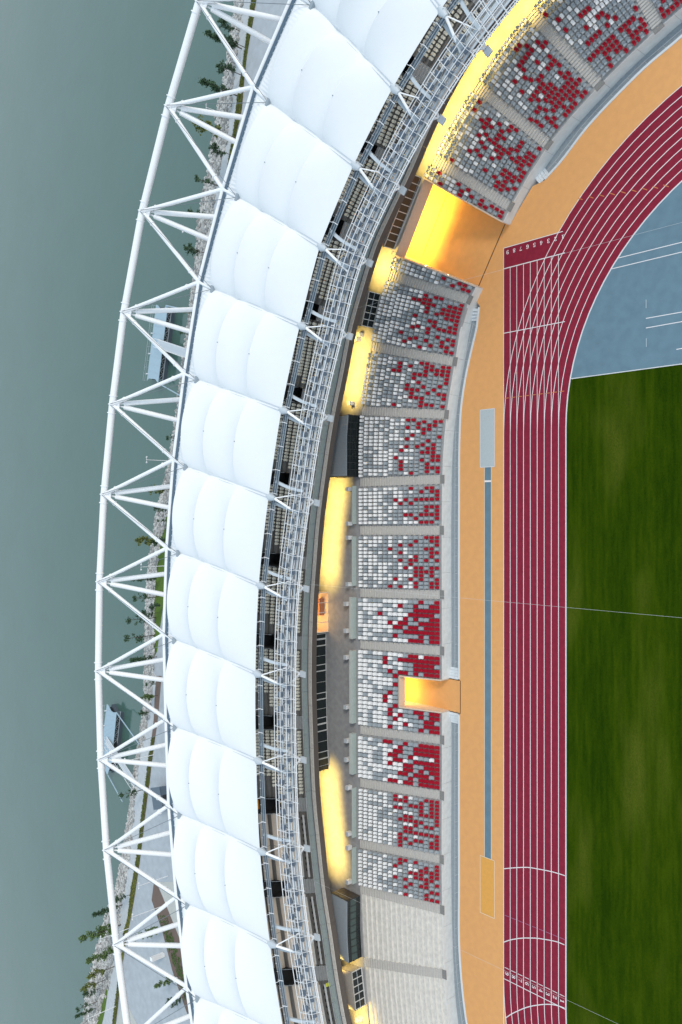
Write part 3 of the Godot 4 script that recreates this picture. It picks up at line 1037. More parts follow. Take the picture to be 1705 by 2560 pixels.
func build_seats() -> void:
	var sm := seat_mesh(0.47, 0.42, 0.40)
	var vm := seat_mesh(0.58, 0.56, 0.46)
	var mats := [M.seat_red, M.seat_white, M.seat_grey]
	var words := ["red", "white", "grey"]
	var cand := []
	for s in seats:
		s.c = colour_of(s)
		s.d = s.p.distance_to(Vector3(0, CAM_H, 0))
		if s.block == 12 or s.block == 13: cand.append(s)
	cand.sort_custom(func(a, b): return a.d < b.d)
	for k in mini(300, cand.size()):
		cand[k].own = true
		var s: Dictionary = cand[k]
		var o := MeshInstance3D.new()
		o.mesh = vm
		o.material_override = mats[s.c]
		o.name = numbered(words[s.c] + "_seat")
		add_child(o)
		o.transform = Transform3D(Basis(s.f, Vector3.UP, (s.f as Vector3).cross(Vector3.UP)), s.p)
		tag(o, "%s seat, %s from block's upper end, %s row from front, block %s small glowing tunnel" % [words[s.c], nth(s.n), nth(s.row), "above" if s.block == 12 else "round"], "seat", "seats of the lower stand by the small tunnel")
	var holder := Node3D.new()
	holder.name = "stadium_seats"
	holder.set_meta("kind", "stuff")
	holder.set_meta("label", "the other red, white and grey seats filling the lower stand")
	holder.set_meta("category", "seats")
	add_child(holder)
	for v in 2:
		for c in 3:
			var list := []
			for s in seats:
				if s.c == c and s.vip == (v == 1) and not s.has("own"): list.append(s)
			var mm := MultiMesh.new()
			mm.transform_format = MultiMesh.TRANSFORM_3D
			mm.mesh = vm if v else sm
			mm.instance_count = list.size()
			for i in list.size():
				var s: Dictionary = list[i]
				var f: Vector3 = (s.f as Vector3).rotated(Vector3.UP, rng.randf_range(-0.04, 0.04))
				mm.set_instance_transform(i, Transform3D(Basis(f, Vector3.UP, f.cross(Vector3.UP)), s.p))
			var mi := MultiMeshInstance3D.new()
			mi.multimesh = mm
			mi.material_override = mats[c]
			mi.name = words[c] + "_seats"
			mi.set_meta("kind", "stuff")
			holder.add_child(mi, true)
	print("seats ", seats.size())

# ---------------------------------------------------------------- concourse
func fs(px: float, py: float) -> float:
	return FC.near(U(px, py, 11.0))

func build_concourse() -> void:
	var m := MB.new()
	var a := LB.off(0.0, CON_H, 0, -1, 2.0)
	var b := LB.off(26.0, CON_H, 0, -1, 2.0)
	m.ribbon(a, b, Vector3.UP)
	m.ribbon(LB.off(0.1, 5.85, 0, -1, 2.0), LB.off(26.0, 5.85, 0, -1, 2.0), Vector3.DOWN)
	m.ribbon(LB.off(0.06, CON_H, 0, -1, 2.0), LB.off(0.06, 5.85, 0, -1, 2.0), Vector3.RIGHT)
	struct("concourse_floor", m, M.floor, "grey concourse floor behind the lower stand, lit yellow in places")
	m = MB.new()
	m.ribbon(FC.off(9.0, CON_H), FC.off(9.0, 12.2), Vector3.RIGHT)
	m.ribbon(FC.off(9.2, 12.2), FC.off(9.2, CON_H), Vector3.LEFT)
	struct("concourse_wall", m, M.plaster, "plastered wall at the back of the concourse")
	# warm lamps recessed behind the fascia
	var warm := Color(1.0, 0.84, 0.42)
	var runs := [[[1420, -140], [1046, 420], 3.1, 39.0, 115.0, "over the upper curved concourse"], [[950, 627], [927, 700], 3.0, 38.0, 115.0, "just below the wide gateway"], [[889, 838], [854, 1012], 3.0, 39.0, 115.0, "above the upper commentary box"], [[825, 1196], [799, 1470], 3.0, 41.0, 105.0, "between upper commentary box and bar"], [[797, 1934], [823, 2206], 3.0, 41.0, 105.0, "above the lower commentary box"], [[854, 2410], [857, 2432], 2.4, 36.0, 60.0, "beside the beige booth"], [[875, 2530], [898, 2640], 3.0, 36.0, 100.0, "at the lower end of the concourse"]]
	for r in runs:
		var s0 := fs(r[0][0], r[0][1])
		var s1 := fs(r[1][0], r[1][1])
		var k := maxi(1, int(round((s1 - s0) / 3.0)))
		for j in k:
			var sm := lerpf(s0, s1, (j + 0.5) / k)
			var p := FC.at(sm) + FC.out(sm) * float(r[2])
			p.y = 12.16
			downlight(p, r[3], r[4], warm, "%s round downlight %s, counted downward" % [nth(j), r[5]])
	# white cabinets standing on the concourse
	var spots := [[871, 1223, "beside the upper commentary box"], [872, 1309, "just above the aisle over the bar"], [872, 1344, "just below that upper aisle"], [872, 1460, "level with the top of the bar"], [867, 1509, "opposite the middle of the bar"], [867, 1576, "opposite the foot of the bar"], [867, 1642, "opposite the upper dark windows"], [867, 1766, "opposite the middle dark windows"], [868, 1850, "opposite the lower dark windows"], [868, 1897, "near the lower end of the dark windows"], [871, 1967, "first below the dark windows"], [871, 2082, "second below the dark windows"], [871, 2117, "third below the dark windows"], [871, 2202, "nearest to the lower commentary box"], [893, 850, "by the stairs below the dark glazed booth"], [900, 838, "just under the dark glazed booth"], [876, 1009, "just above the upper commentary box"], [897, 2545, "at the very bottom of the concourse"]]
	for s in spots:
		var t := thing("cabinet", "white waist-high cabinet on the concourse " + s[2], "cabinet", "white cabinets on the concourse")
		t.position = U(s[0] + 6, s[1], CON_H)
		m = MB.new()
		m.abox(Vector3(-0.32, 0, -0.33), Vector3(0.32, 1.0, 0.33))
		part(t, "body", m, M.white_box)
		m = MB.new()
		m.abox(Vector3(-0.35, 1.0, -0.36), Vector3(0.35, 1.05, 0.36))
		part(t, "lid", m, M.pale_steel)
	# glazed counters behind the last row
	var cs := [[1215, 1310, 0], [1341, 1464, 0], [1493, 1596, 1], [1626, 1807, 1], [1833, 1934, 1], [1968, 2092, 0], [2117, 2207, 0]]
	for k in cs.size():
		var c: Array = cs[k]
		var p := U(891, c[0], CON_H)
		var q := U(891, c[1], CON_H)
		var t := thing("counter", "%s long grey-green counter behind the top row, counted downward" % nth(k), "counter", "counters behind the lower stand")
		t.position = Vector3(p.x, CON_H, (p.z + q.z) * 0.5)
		var hz: float = (q.z - p.z) * 0.5
		m = MB.new()
		m.abox(Vector3(-0.75 if c[2] else -0.12, 0, -hz), Vector3(0.0, 1.0, hz))
		part(t, "top", m, M.counter)
		var n := maxi(2, int(hz * 2 / 1.5))
		for j in n:
			m = MB.new()
			m.abox(Vector3(0.004, 0.05, lerpf(-hz, hz, float(j) / n) + 0.01), Vector3(0.05, 0.98, lerpf(-hz, hz, float(j + 1) / n) - 0.01))
			part(t, "front_panel", m, M.counter_front)
	# commentary boxes
	commentary_box(UL([[903, 1041], [899, 1095], [899, 1191]], CON_H), 3.0, 4.5, 9, "upper commentary box with ribbed grey roof and dark windows", true)
	commentary_box(UL([[900, 2240], [900, 2327], [904, 2391]], CON_H), 3.0, 4.2, 9, "lower commentary box with smooth grey roof and dark windows", false)
	# glazed rooms and booths
	booth(UL([[1057, 446], [986, 624]], CON_H), 2.5, 3.0, 10, M.beige, M.frame_white, "long booth of brown panes above the wide gateway", false)
	booth(UL([[953, 736], [934, 820]], CON_H), 2.9, 3.0, 5, M.beige, M.frame_white, "dark glazed booth between stairs below the wide gateway", true)
	booth(UL([[905, 2419], [915, 2511]], CON_H), 2.5, 3.2, 5, M.beige, M.frame_white, "beige booth with five panes below the lower commentary box", true)
	build_window_row()
	build_bar()

func commentary_box(base: Array, h: float, depth: float, n: int, label: String, ribbed: bool) -> void:
	var t := thing("commentary_box", label, "cabin", "commentary boxes on the concourse")
	var ln := Line.new(base, 1)
	var L := ln.length()
	# roof of narrow sheets
	var cnt := 20 if ribbed else 6
	for j in cnt:
		var m := MB.new()
		var s0 := L * j / cnt + 0.012
		var s1 := L * (j + 1) / cnt - 0.012
		var a := ln.at(s0); var b := ln.at(s1)
		var oa := Vector3(-1, 0, 0)
		m.slab([a, b, b + oa * depth, a + oa * depth], CON_H + h, CON_H + h + 0.14)
		part(t, "roof_sheet", m, M.box_roof)
	# body behind the glass
	var bm := MB.new()
	var back := Vector3(-1, 0, 0)
	var p0: Vector3 = ln.at(0.0)
	var p1: Vector3 = ln.at(L * 0.5)
	var p2: Vector3 = ln.at(L)
	bm.slab([p0 + back * 0.35, p1 + back * 0.35, p2 + back * 0.35, p2 + back * depth, p0 + back * depth], CON_H, CON_H + h - 0.02)
	part(t, "body", bm, M.frame_dark)
	for j in n:
		var s0 := L * j / n + 0.05
		var s1 := L * (j + 1) / n - 0.05
		for r in 3:
			var y0: float = CON_H + [0.1, 0.95, 2.35][r]
			var y1: float = CON_H + [0.88, 2.28, 2.9][r]
			var m := MB.new()
			var a := ln.at(s0); var b := ln.at(s1)
			var lean := Vector3(-0.06, 0, 0)
			m.face(Vector3(a.x, y0, a.z), Vector3(b.x, y0, b.z), Vector3(b.x, y1, b.z) + lean, Vector3(a.x, y1, a.z) + lean, Vector3.RIGHT)
			m.face(Vector3(a.x, y0, a.z) + back * 0.03, Vector3(b.x, y0, b.z) + back * 0.03, Vector3(b.x, y1, b.z) + lean + back * 0.03, Vector3(a.x, y1, a.z) + lean + back * 0.03, Vector3.LEFT)
			part(t, "pane", m, M.glass_teal if r == 1 and not ribbed else M.glass_dark)
	var fm := MB.new()
	for j in n + 1:
		var p := ln.at(L * j / n)
		fm.abox(Vector3(p.x - 0.09, CON_H, p.z - 0.045), Vector3(p.x + 0.02, CON_H + h, p.z + 0.045))
	for y in [0.04, 0.92, 2.32, 2.95]:
		fm.bar(p0 + Vector3(-0.03, y, 0), p1 + Vector3(-0.03, y, 0), 0.10, 0.09)
		fm.bar(p1 + Vector3(-0.03, y, 0), p2 + Vector3(-0.03, y, 0), 0.10, 0.09)
	part(t, "frame", fm, M.frame_dark)
	# end walls of panels
	for e in [[p0, -1.0], [p2, 1.0]]:
		var q: Vector3 = e[0]
		var em := MB.new()
		em.abox(Vector3(q.x - depth, CON_H, q.z + (e[1] * 0.04) - 0.04), Vector3(q.x, CON_H + h, q.z + (e[1] * 0.04) + 0.04))
		part(t, "end_wall", em, M.frame_dark)
		for j in 4:
			var pm := MB.new()
			var z: float = q.z + e[1] * 0.10
			pm.abox(Vector3(q.x - depth * (j + 1) / 4.0 + 0.04, CON_H + 0.2, z - 0.02), Vector3(q.x - depth * j / 4.0 - 0.04, CON_H + h - 0.2, z + 0.02))
			part(t, "end_panel", pm, M.glass_brown if not ribbed else M.frame_dark)

func booth(base: Array, h: float, depth: float, n: int, wall: Material, fr: Material, label: String, dark: bool) -> void:
	var t := thing("glazed_booth", label, "booth", "glazed booths on the concourse")
	var a: Vector3 = base[0]
	var b: Vector3 = base[1]
	var x := (b - a).normalized()
	var o := Vector3(-x.z, 0, x.x)
	var L := (b - a).length()
	var m := MB.new()
	m.slab([a + o * 0.25, b + o * 0.25, b + o * depth, a + o * depth], CON_H, CON_H + h - 0.05)
	part(t, "body", m, wall)
	m = MB.new()
	m.slab([a - o * 0.08 - x * 0.08, b - o * 0.08 + x * 0.08, b + o * (depth + 0.05) + x * 0.08, a + o * (depth + 0.05) - x * 0.08], CON_H + h - 0.05, CON_H + h + 0.08)
	part(t, "roof", m, wall)
	for j in n:
		m = MB.new()
		var p := a + x * (L * (j + 0.5) / n) + o * 0.13
		m.box(p + Vector3(0, h * 0.5, 0), o * 0.03, Vector3(0, h * 0.5 - 0.18, 0), x * (L / n * 0.5 - 0.06))
		part(t, "pane", m, M.glass_dark if dark else M.glass_brown)
	m = MB.new()
	for j in n + 1:
		var p := a + x * (L * j / n) + o * 0.08
		m.box(p + Vector3(0, h * 0.5, 0), o * 0.08, Vector3(0, h * 0.5, 0), x * 0.06)
	for y in [0.09, h - 0.09]:
		m.box(a + x * L * 0.5 + o * 0.075 + Vector3(0, y, 0), o * 0.07, Vector3(0, 0.09, 0), x * (L * 0.5 - 0.001))
	part(t, "frame", m, fr)
	if dark:
		m = MB.new()
		m.box(a + x * L * 0.5 + o * 0.06 + Vector3(0, h * 0.5, 0), o * 0.04, Vector3(0, 0.03, 0), x * (L * 0.5 - 0.002))
		part(t, "transom", m, M.pale_steel)

func build_window_row() -> void:
	var ln := Line.new(UL([[815, 1582], [815, 1640], [815.5, 1700], [816.5, 1770], [819, 1850], [822, 1922]], CON_H), 4)
	var t := thing("window_wall", "long row of dark windows, some in white frames, under the upper stand", "windows")
	var ys := [1582.0, 1596.0, 1613.0, 1637.0, 1658.6, 1675.6, 1702.0, 1728.7, 1745.7, 1768.0, 1790.0, 1806.0, 1824.0, 1848.7, 1874.0, 1892.0, 1908.0, 1922.0]
	var framed := [0, 1, 4, 7, 10, 11, 14]
	var m := MB.new()
	m.ribbon(ln.off(0.3, CON_H), ln.off(0.3, 11.5), Vector3.RIGHT)
	part(t, "room_back", m, M.frame_dark)
	for i in ys.size() - 1:
		var s0 := ln.near(U(816, ys[i], CON_H)) + 0.02
		var s1 := ln.near(U(816, ys[i + 1], CON_H)) - 0.02
		var a := ln.at(s0); var b := ln.at(s1)
		var top := CON_H + (3.0 if i in framed else 4.2)
		m = MB.new()
		m.face(Vector3(a.x, CON_H, a.z), Vector3(b.x, CON_H, b.z), Vector3(b.x, top, b.z), Vector3(a.x, top, a.z), Vector3.RIGHT)
		m.face(Vector3(a.x - 0.04, CON_H, a.z), Vector3(b.x - 0.04, CON_H, b.z), Vector3(b.x - 0.04, top, b.z), Vector3(a.x - 0.04, top, a.z), Vector3.LEFT)
		var pane := part(t, "window", m, M.glass_dark)
		m = MB.new()
		var wd := 0.11 if i in framed else 0.04
		for e in [[a, b, 0.06], [a, b, top - CON_H - 0.06]]:
			if e[2] > 1.0 and not i in framed: continue
			m.bar(Vector3(a.x + 0.03, CON_H + e[2], a.z), Vector3(b.x + 0.03, CON_H + e[2], b.z), 0.06, wd)
		for e in [a, b]:
			if e == b and not i in framed: continue
			var zz: float = e.z + (wd * 0.5 if e == a else -wd * 0.5)
			m.abox(Vector3(e.x - 0.001, CON_H, zz - wd * 0.5), Vector3(e.x + 0.055, top, zz + wd * 0.5))
		part(pane, "frame", m, M.frame_white)

func build_bar() -> void:
	var a := U(821, 1481, CON_H)
	var b := U(817, 1578, CON_H)
	var t := thing("bar", "warmly lit bar with orange counter behind clear glass", "bar")
	var h := 3.2
	var m := MB.new()
	m.abox(Vector3(a.x - 5.0, CON_H + 0.004, a.z), Vector3(a.x, CON_H + 0.05, b.z))
	part(t, "floor", m, M.plaster)
	m = MB.new()
	m.abox(Vector3(a.x - 5.2, CON_H, a.z - 0.1), Vector3(a.x - 5.0, CON_H + h + 1.0, b.z + 0.1))
	m.abox(Vector3(a.x - 5.0, CON_H, a.z - 0.1), Vector3(a.x, CON_H + h, a.z))
	m.abox(Vector3(a.x - 5.0, CON_H, b.z), Vector3(a.x, CON_H + h, b.z + 0.1))
	part(t, "wall", m, M.plaster)
	m = MB.new()
	m.abox(Vector3(a.x - 2.0, CON_H + 0.05, a.z + 1.2), Vector3(a.x - 1.2, CON_H + 1.1, a.z + 4.2))
	part(t, "bar_counter", m, M.wood)
	m = MB.new()
	m.abox(Vector3(a.x - 2.6, CON_H + 0.05, a.z + 2.0), Vector3(a.x - 2.2, CON_H + 1.0, a.z + 3.4))
	part(t, "back_counter", m, M.orange_cloth)
	for j in 4:
		var z0 := lerpf(a.z, b.z, j / 4.0) + 0.06
		var z1 := lerpf(a.z, b.z, (j + 1) / 4.0) - 0.06
		m = MB.new()
		m.face(Vector3(a.x - 0.05, CON_H + 0.05, z0), Vector3(a.x - 0.05, CON_H + 0.05, z1), Vector3(a.x - 0.05, CON_H + h, z1), Vector3(a.x - 0.05, CON_H + h, z0), Vector3.RIGHT)
		part(t, "pane", m, M.glass_thin)
	m = MB.new()
	for j in 5:
		var z := lerpf(a.z, b.z, j / 4.0)
		m.abox(Vector3(a.x - 0.09, CON_H, z - 0.05), Vector3(a.x + 0.01, CON_H + h, z + 0.05))
	part(t, "frame", m, M.frame_white)
	lamp_panel(Vector3(a.x - 2.2, CON_H + 3.4, a.z * 0.7 + b.z * 0.3), Vector3(0, 0, 1), 1.6, 0.5, 16.0, Color(1.0, 0.78, 0.45), "upper lamp panel inside the bar")
	lamp_panel(Vector3(a.x - 2.2, CON_H + 3.4, a.z * 0.3 + b.z * 0.7), Vector3(0, 0, 1), 1.6, 0.5, 16.0, Color(1.0, 0.78, 0.45), "lower lamp panel inside the bar")

# ---------------------------------------------------------------- upper stand
const UROWS := 14
func up_d(j: float) -> float:
	return 2.2 + 0.85 * j
func up_h(j: float) -> float:
	return 12.4 + 0.5 * j

func build_upper_stand() -> void:
	var st := thing("upper_stand", "upper stand of dark terraces and cream seats half hidden by the roof", "grandstand")
	var m: MB
	var L := FC.length()
	# fascia and ledge in cast lengths
	var k := int(L / 7.0)
	for j in k:
		var s0 := L * j / k + 0.015
		var s1 := L * (j + 1) / k - 0.015
		m = MB.new()
		m.ribbon(FC.off(0.0, 11.0, s0, s1), FC.off(0.0, 12.15, s0, s1), Vector3.RIGHT)
		m.ribbon(FC.off(0.0, 11.0, s0, s1), FC.off(0.22, 11.0, s0, s1), Vector3.DOWN)
		m.ribbon(FC.off(0.22, 11.0, s0, s1), FC.off(0.22, 12.15, s0, s1), Vector3.LEFT)
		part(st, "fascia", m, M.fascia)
		m = MB.new()
		m.ribbon(FC.off(-0.06, 12.25, s0, s1), FC.off(0.72, 12.25, s0, s1), Vector3.UP)
		m.ribbon(FC.off(-0.06, 12.25, s0, s1), FC.off(-0.06, 12.13, s0, s1), Vector3.RIGHT)
		m.ribbon(FC.off(0.72, 12.25, s0, s1), FC.off(0.72, 12.0, s0, s1), Vector3.LEFT)
		part(st, "ledge", m, M.ledge)
	m = MB.new()
	m.ribbon(FC.off(0.22, 12.16), FC.off(14.2, 12.16), Vector3.DOWN)
	m.ribbon(FC.off(0.22, 12.20), FC.off(2.2, 12.20), Vector3.UP)
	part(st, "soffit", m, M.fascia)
	m = MB.new()
	m.ribbon(FC.off(14.2, BASE), FC.off(14.2, 21.0), Vector3.LEFT)
	m.ribbon(FC.off(14.0, 12.0), FC.off(14.0, 21.0), Vector3.RIGHT)
	part(st, "rear_wall", m, M.upper)
	m = MB.new()
	m.ribbon(FC.off(0.98, 12.27), FC.off(2.25, 12.27), Vector3.UP)
	m.ribbon(FC.off(0.98, 12.27), FC.off(0.98, 12.18), Vector3.RIGHT)
	part(st, "front_walkway", m, M.moat)
	# glass balustrade
	k = int(L / 2.4)
	for j in k:
		m = MB.new()
		var a := FC.off(1.02, 12.3, L * j / k + 0.03, L * (j + 1) / k - 0.03, 9.0)
		var b := FC.off(1.00, 13.4, L * j / k + 0.03, L * (j + 1) / k - 0.03, 9.0)
		m.ribbon(a, b, Vector3.RIGHT)
		part(st, "glass_panel", m, M.glass_green)
	for y in [13.45, 13.0, 12.62]:
		m = MB.new()
		m.path(FC.off(1.08 if y < 13.4 else 1.01, y, 0, -1, 3.0), 0.035 if y > 13.4 else 0.022, 5)
		part(st, "handrail", m, M.pale_steel)
	# vomitories split the rows into sections
	var vp := [[1200, 20], [1040, 178], [930, 378], [846, 575], [770, 776], [728, 983], [694, 1195], [676, 1398], [666, 1602], [667, 1805], [675, 2014], [704, 2222], [731, 2441], [785, 2640]]
	var vs := []
	for p in vp: vs.append(FC.near(U(p[0], p[1], 16.0)))
	var cream := []
	var s_beige: float = vs[10] + 0.5
	var ends := [0.0] + vs + [L]
	for e in ends.size() - 1:
		var s0: float = ends[e] + (1.15 if e > 0 else 0.0)
		var s1: float = ends[e + 1] - (1.15 if e < ends.size() - 2 else 0.0)
		var bare := s0 >= s_beige
		for j in UROWS:
			m = MB.new()
			var y := up_h(j)
			m.ribbon(FC.off(up_d(j), y, s0, s1, 3.0), FC.off(up_d(j + 1.0) + 0.004, y, s0, s1, 3.0), Vector3.UP)
			m.ribbon(FC.off(up_d(j), y, s0, s1, 3.0), FC.off(up_d(j), y - 0.52, s0, s1, 3.0), Vector3.RIGHT)
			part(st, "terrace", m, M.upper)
			if bare: continue
			if j > 9: continue
			var cnt := int((s1 - s0 - 0.6) / 0.57)
			for i in cnt:
				var s := s0 + 0.5 + i * 0.57
				if j >= 6 and s > s1 - 3.6 and e > 6: continue
				if j >= 5 and s > s1 - 1.7: continue
				if j == 1: continue
				var p := FC.at(s) + FC.out(s) * (up_d(j) + 0.5)
				cream.append({"p": Vector3(p.x, y, p.z), "f": -FC.out(s), "row": j, "n": i, "e": e})
		if bare:
			# plywood decks laid over the unused rows
			var parts := maxi(1, int((s1 - s0) / 5.2))
			for q in parts:
				var q0 := lerpf(s0, s1, float(q) / parts) + 0.03
				var q1 := lerpf(s0, s1, float(q + 1) / parts) - 0.03
				for r in [[2.0, 4.6], [5.3, 7.2], [7.9, 9.3], [9.9, 11.5]]:
					m = MB.new()
					var y := up_h(r[0] + 1.6)
					var a := FC.off(up_d(r[0]), y, q0, q1, 3.0)
					var b := FC.off(up_d(r[1]), y, q0, q1, 3.0)
					m.ribbon(a, b, Vector3.UP)
					m.ribbon(a, FC.off(up_d(r[0]), y - 1.0, q0, q1, 3.0), Vector3.RIGHT)
					part(st, "deck_board", m, M.deck_board)
			# press desks along the front
			for r in [0.35, 1.5]:
				m = MB.new()
				var y: float = up_h(floorf(r)) + 0.74
				var a := FC.off(up_d(r) - 0.05, y, s0 + 0.4, s1 - 0.4, 3.0)
				var b := FC.off(up_d(r) + 0.33, y, s0 + 0.4, s1 - 0.4, 3.0)
				m.ribbon(a, b, Vector3.UP)
				m.ribbon(a, FC.off(up_d(r) - 0.05, y - 0.12, s0 + 0.4, s1 - 0.4, 3.0), Vector3.RIGHT)
				part(st, "press_desk", m, M.frame_white)
	# vomitory pits and the stairs below them
	for v in vs.size():
		var s: float = vs[v]
		if s < 4.0 or s > L - 4.0: continue
		var s0 := s - 1.15
		var s1 := s + 1.15
		m = MB.new()
		m.ribbon(FC.off(up_d(4.9), 12.5, s0, s1, 3.0), FC.off(up_d(9), 12.5, s0, s1, 3.0), Vector3.UP)
		for x in [s0, s1]:
			for j in range(0, UROWS):
				var top := up_h(j) + (0.95 if j >= 5 and j < 9 else 0.0)
				var a := FC.at(x) + FC.out(x) * up_d(j)
				var b := FC.at(x) + FC.out(x) * up_d(j + 1)
				m.face(Vector3(a.x, top, a.z), Vector3(b.x, top, b.z), Vector3(b.x, 12.2, b.z), Vector3(a.x, 12.2, a.z), FC.dir(s) * (1.0 if x == s0 else -1.0))
		m.ribbon(FC.off(up_d(9), 12.5, s0, s1, 3.0), FC.off(up_d(9), 17.6, s0, s1, 3.0), Vector3.RIGHT)
		m.ribbon(FC.off(up_d(9), 17.0, s0, s1, 3.0), FC.off(up_d(14), 17.0, s0, s1, 3.0), Vector3.UP)
		part(st, "vomitory", m, M.upper_dark)
		m = MB.new()
		for x in [s0 - 0.03, s1 + 0.03]:
			var pts := []
			for j in range(5, 10):
				var a := FC.at(x) + FC.out(x) * up_d(j)
				pts.append(Vector3(a.x, up_h(minf(j, 8.0)) + 1.0, a.z))
			m.path(pts, 0.03, 5)
		part(st, "guard_rail", m, M.pale_steel)
		for j in 10:
			m = MB.new()
			var y := up_h(j * 0.5)
			m.ribbon(FC.off(up_d(j * 0.5), y, s0 + 0.02, s1 - 0.02, 3.0), FC.off(up_d(j * 0.5 + 0.5), y, s0 + 0.02, s1 - 0.02, 3.0), Vector3.UP)
			m.ribbon(FC.off(up_d(j * 0.5), y, s0 + 0.02, s1 - 0.02, 3.0), FC.off(up_d(j * 0.5), y - 0.27, s0 + 0.02, s1 - 0.02, 3.0), Vector3.RIGHT)
			m.ribbon(FC.off(up_d(j * 0.5), y + 0.006, s0 + 0.02, s1 - 0.02, 3.0), FC.off(up_d(j * 0.5) + 0.07, y + 0.006, s0 + 0.02, s1 - 0.02, 3.0), Vector3.UP)
			part(st, "step", m, M.terrace)
	# cream seats: the nearest clear ones singly, the rest together
	var sm := seat_mesh(0.44, 0.40, 0.40)
	for s in cream: s.d = (s.p as Vector3).distance_to(Vector3(0, CAM_H, 0)) + (0.0 if s.row >= 4 and s.row <= 8 else 500.0)
	cream.sort_custom(func(a, b): return a.d < b.d)
	var rest := []
	var own := 0
	var cam_lo := U(0, -40, 15).z
	for s in cream:
		var px := 1280.0
		if own < 300 and s.row >= 4 and s.row <= 8 and s.p.z > -60.0:
			own += 1
			var o := MeshInstance3D.new()
			o.mesh = sm
			o.material_override = M.seat_cream
			o.name = numbered("cream_seat")
			add_child(o)
			o.transform = Transform3D(Basis(s.f, Vector3.UP, (s.f as Vector3).cross(Vector3.UP)), s.p)
			tag(o, "cream seat, %s from upper end, %s row, %s section of upper stand from top" % [nth(s.n), nth(s.row), nth(s.e)], "seat", "cream seats of the upper stand")
		else:
			rest.append(s)
	var mm := MultiMesh.new()
	mm.transform_format = MultiMesh.TRANSFORM_3D
	mm.mesh = sm
	mm.instance_count = rest.size()
	for i in rest.size():
		mm.set_instance_transform(i, Transform3D(Basis(rest[i].f, Vector3.UP, (rest[i].f as Vector3).cross(Vector3.UP)), rest[i].p))
	var mi := MultiMeshInstance3D.new()
	mi.multimesh = mm
	mi.material_override = M.seat_cream
	mi.name = "cream_seats"
	mi.set_meta("kind", "stuff")
	mi.set_meta("label", "the other cream seats filling the upper stand")
	mi.set_meta("category", "seats")
	add_child(mi)
	# black press chairs at the desks, and a yellow vest over the last one
	var cm := seat_mesh(0.46, 0.44, 0.36)
	var c0 := 0
	for e in range(11, ends.size() - 2):
		var s: float = ends[e] + 2.2
		while s < ends[e + 1] - 2.0:
			var p := FC.at(s) + FC.out(s) * (up_d(0.0) + 0.62)
			p.y = up_h(0)
			var sp := Vector2(p.x, p.z)
			var o := MeshInstance3D.new()
			o.mesh = cm
			o.material_override = M.chair_black
			o.name = numbered("press_chair")
			add_child(o)
			var f := -FC.out(s)
			o.transform = Transform3D(Basis(f, Vector3.UP, f.cross(Vector3.UP)), p)
			tag(o, "black press chair, %s downward in its desk row, %s section of upper stand" % [nth(int((s - ends[e] - 2.2) / 0.95 + 0.5)), nth(e)], "chair", "black chairs at the press desks")
			c0 += 1
			s += 0.95
	m = MB.new()
	var vpos := U(826, 2458, up_h(0))
	var vo := FC.out(FC.near(vpos))
	var vd := FC.dir(FC.near(vpos))
	m.box(vpos + Vector3(0, 0.62, 0), vo * 0.09 + Vector3(0, 0.05, 0), Vector3(0, 0.26, 0), vd * 0.27)
	m.box(vpos + Vector3(0, 0.46, 0) - vo * 0.25, vo * 0.22, Vector3(0, 0.03, 0), vd * 0.25)
	m.box(vpos + Vector3(0, 0.2, 0), vo * 0.05, Vector3(0, 0.2, 0), vd * 0.05)
	solo("yellow_vest", m, M.vest, "bright yellow vest hung over a chair on the upper stand", "vest")
	# orange crate by a vomitory
	m = MB.new()
	var s10: float = vs[10] - 0.2
	var cp := FC.at(s10) + FC.out(s10) * up_d(9.6)
	m.box(Vector3(cp.x, 17.45, cp.z), FC.out(s10) * 0.55, Vector3(0, 0.45, 0), FC.dir(s10) * 0.8)
	solo("orange_cover", m, M.orange_cloth, "orange cloth cover beside a dark opening of the upper stand", "cover")
	print("cream ", cream.size(), " press ", c0)

# ---------------------------------------------------------------- roof
const PV := [[926, -199], [786, 16], [675, 258], [598, 495], [536, 724], [496, 950], [468, 1168], [450, 1383], [440, 1601], [441, 1819], [453, 2037], [472, 2262], [498, 2494], [530, 2730]]
const PE := [[868, -245], [737, -22], [634, 218], [558, 473], [498, 705], [462, 934], [435, 1149], [418, 1370], [411, 1585], [416, 1797], [423, 2012], [442, 2241], [468, 2467], [503, 2705]]
const PN := [[1102, 24], [983, 218], [885, 411], [800, 615], [750, 813], [704, 1024], [672, 1241], [647, 1462], [639, 1683], [641, 1900], [650, 2127], [675, 2358], [712, 2592], [756, 2830]]
const PO := [[590, -245], [498, 5], [421, 266], [356, 528], [310, 780], [281, 1011], [260, 1236], [249, 1454], [246, 1677], [252, 1898], [266, 2124], [291, 2360], [323, 2600], [362, 2840]]
var GN: Line
var VV := []
var EE := []
var NN := []
var OO := []

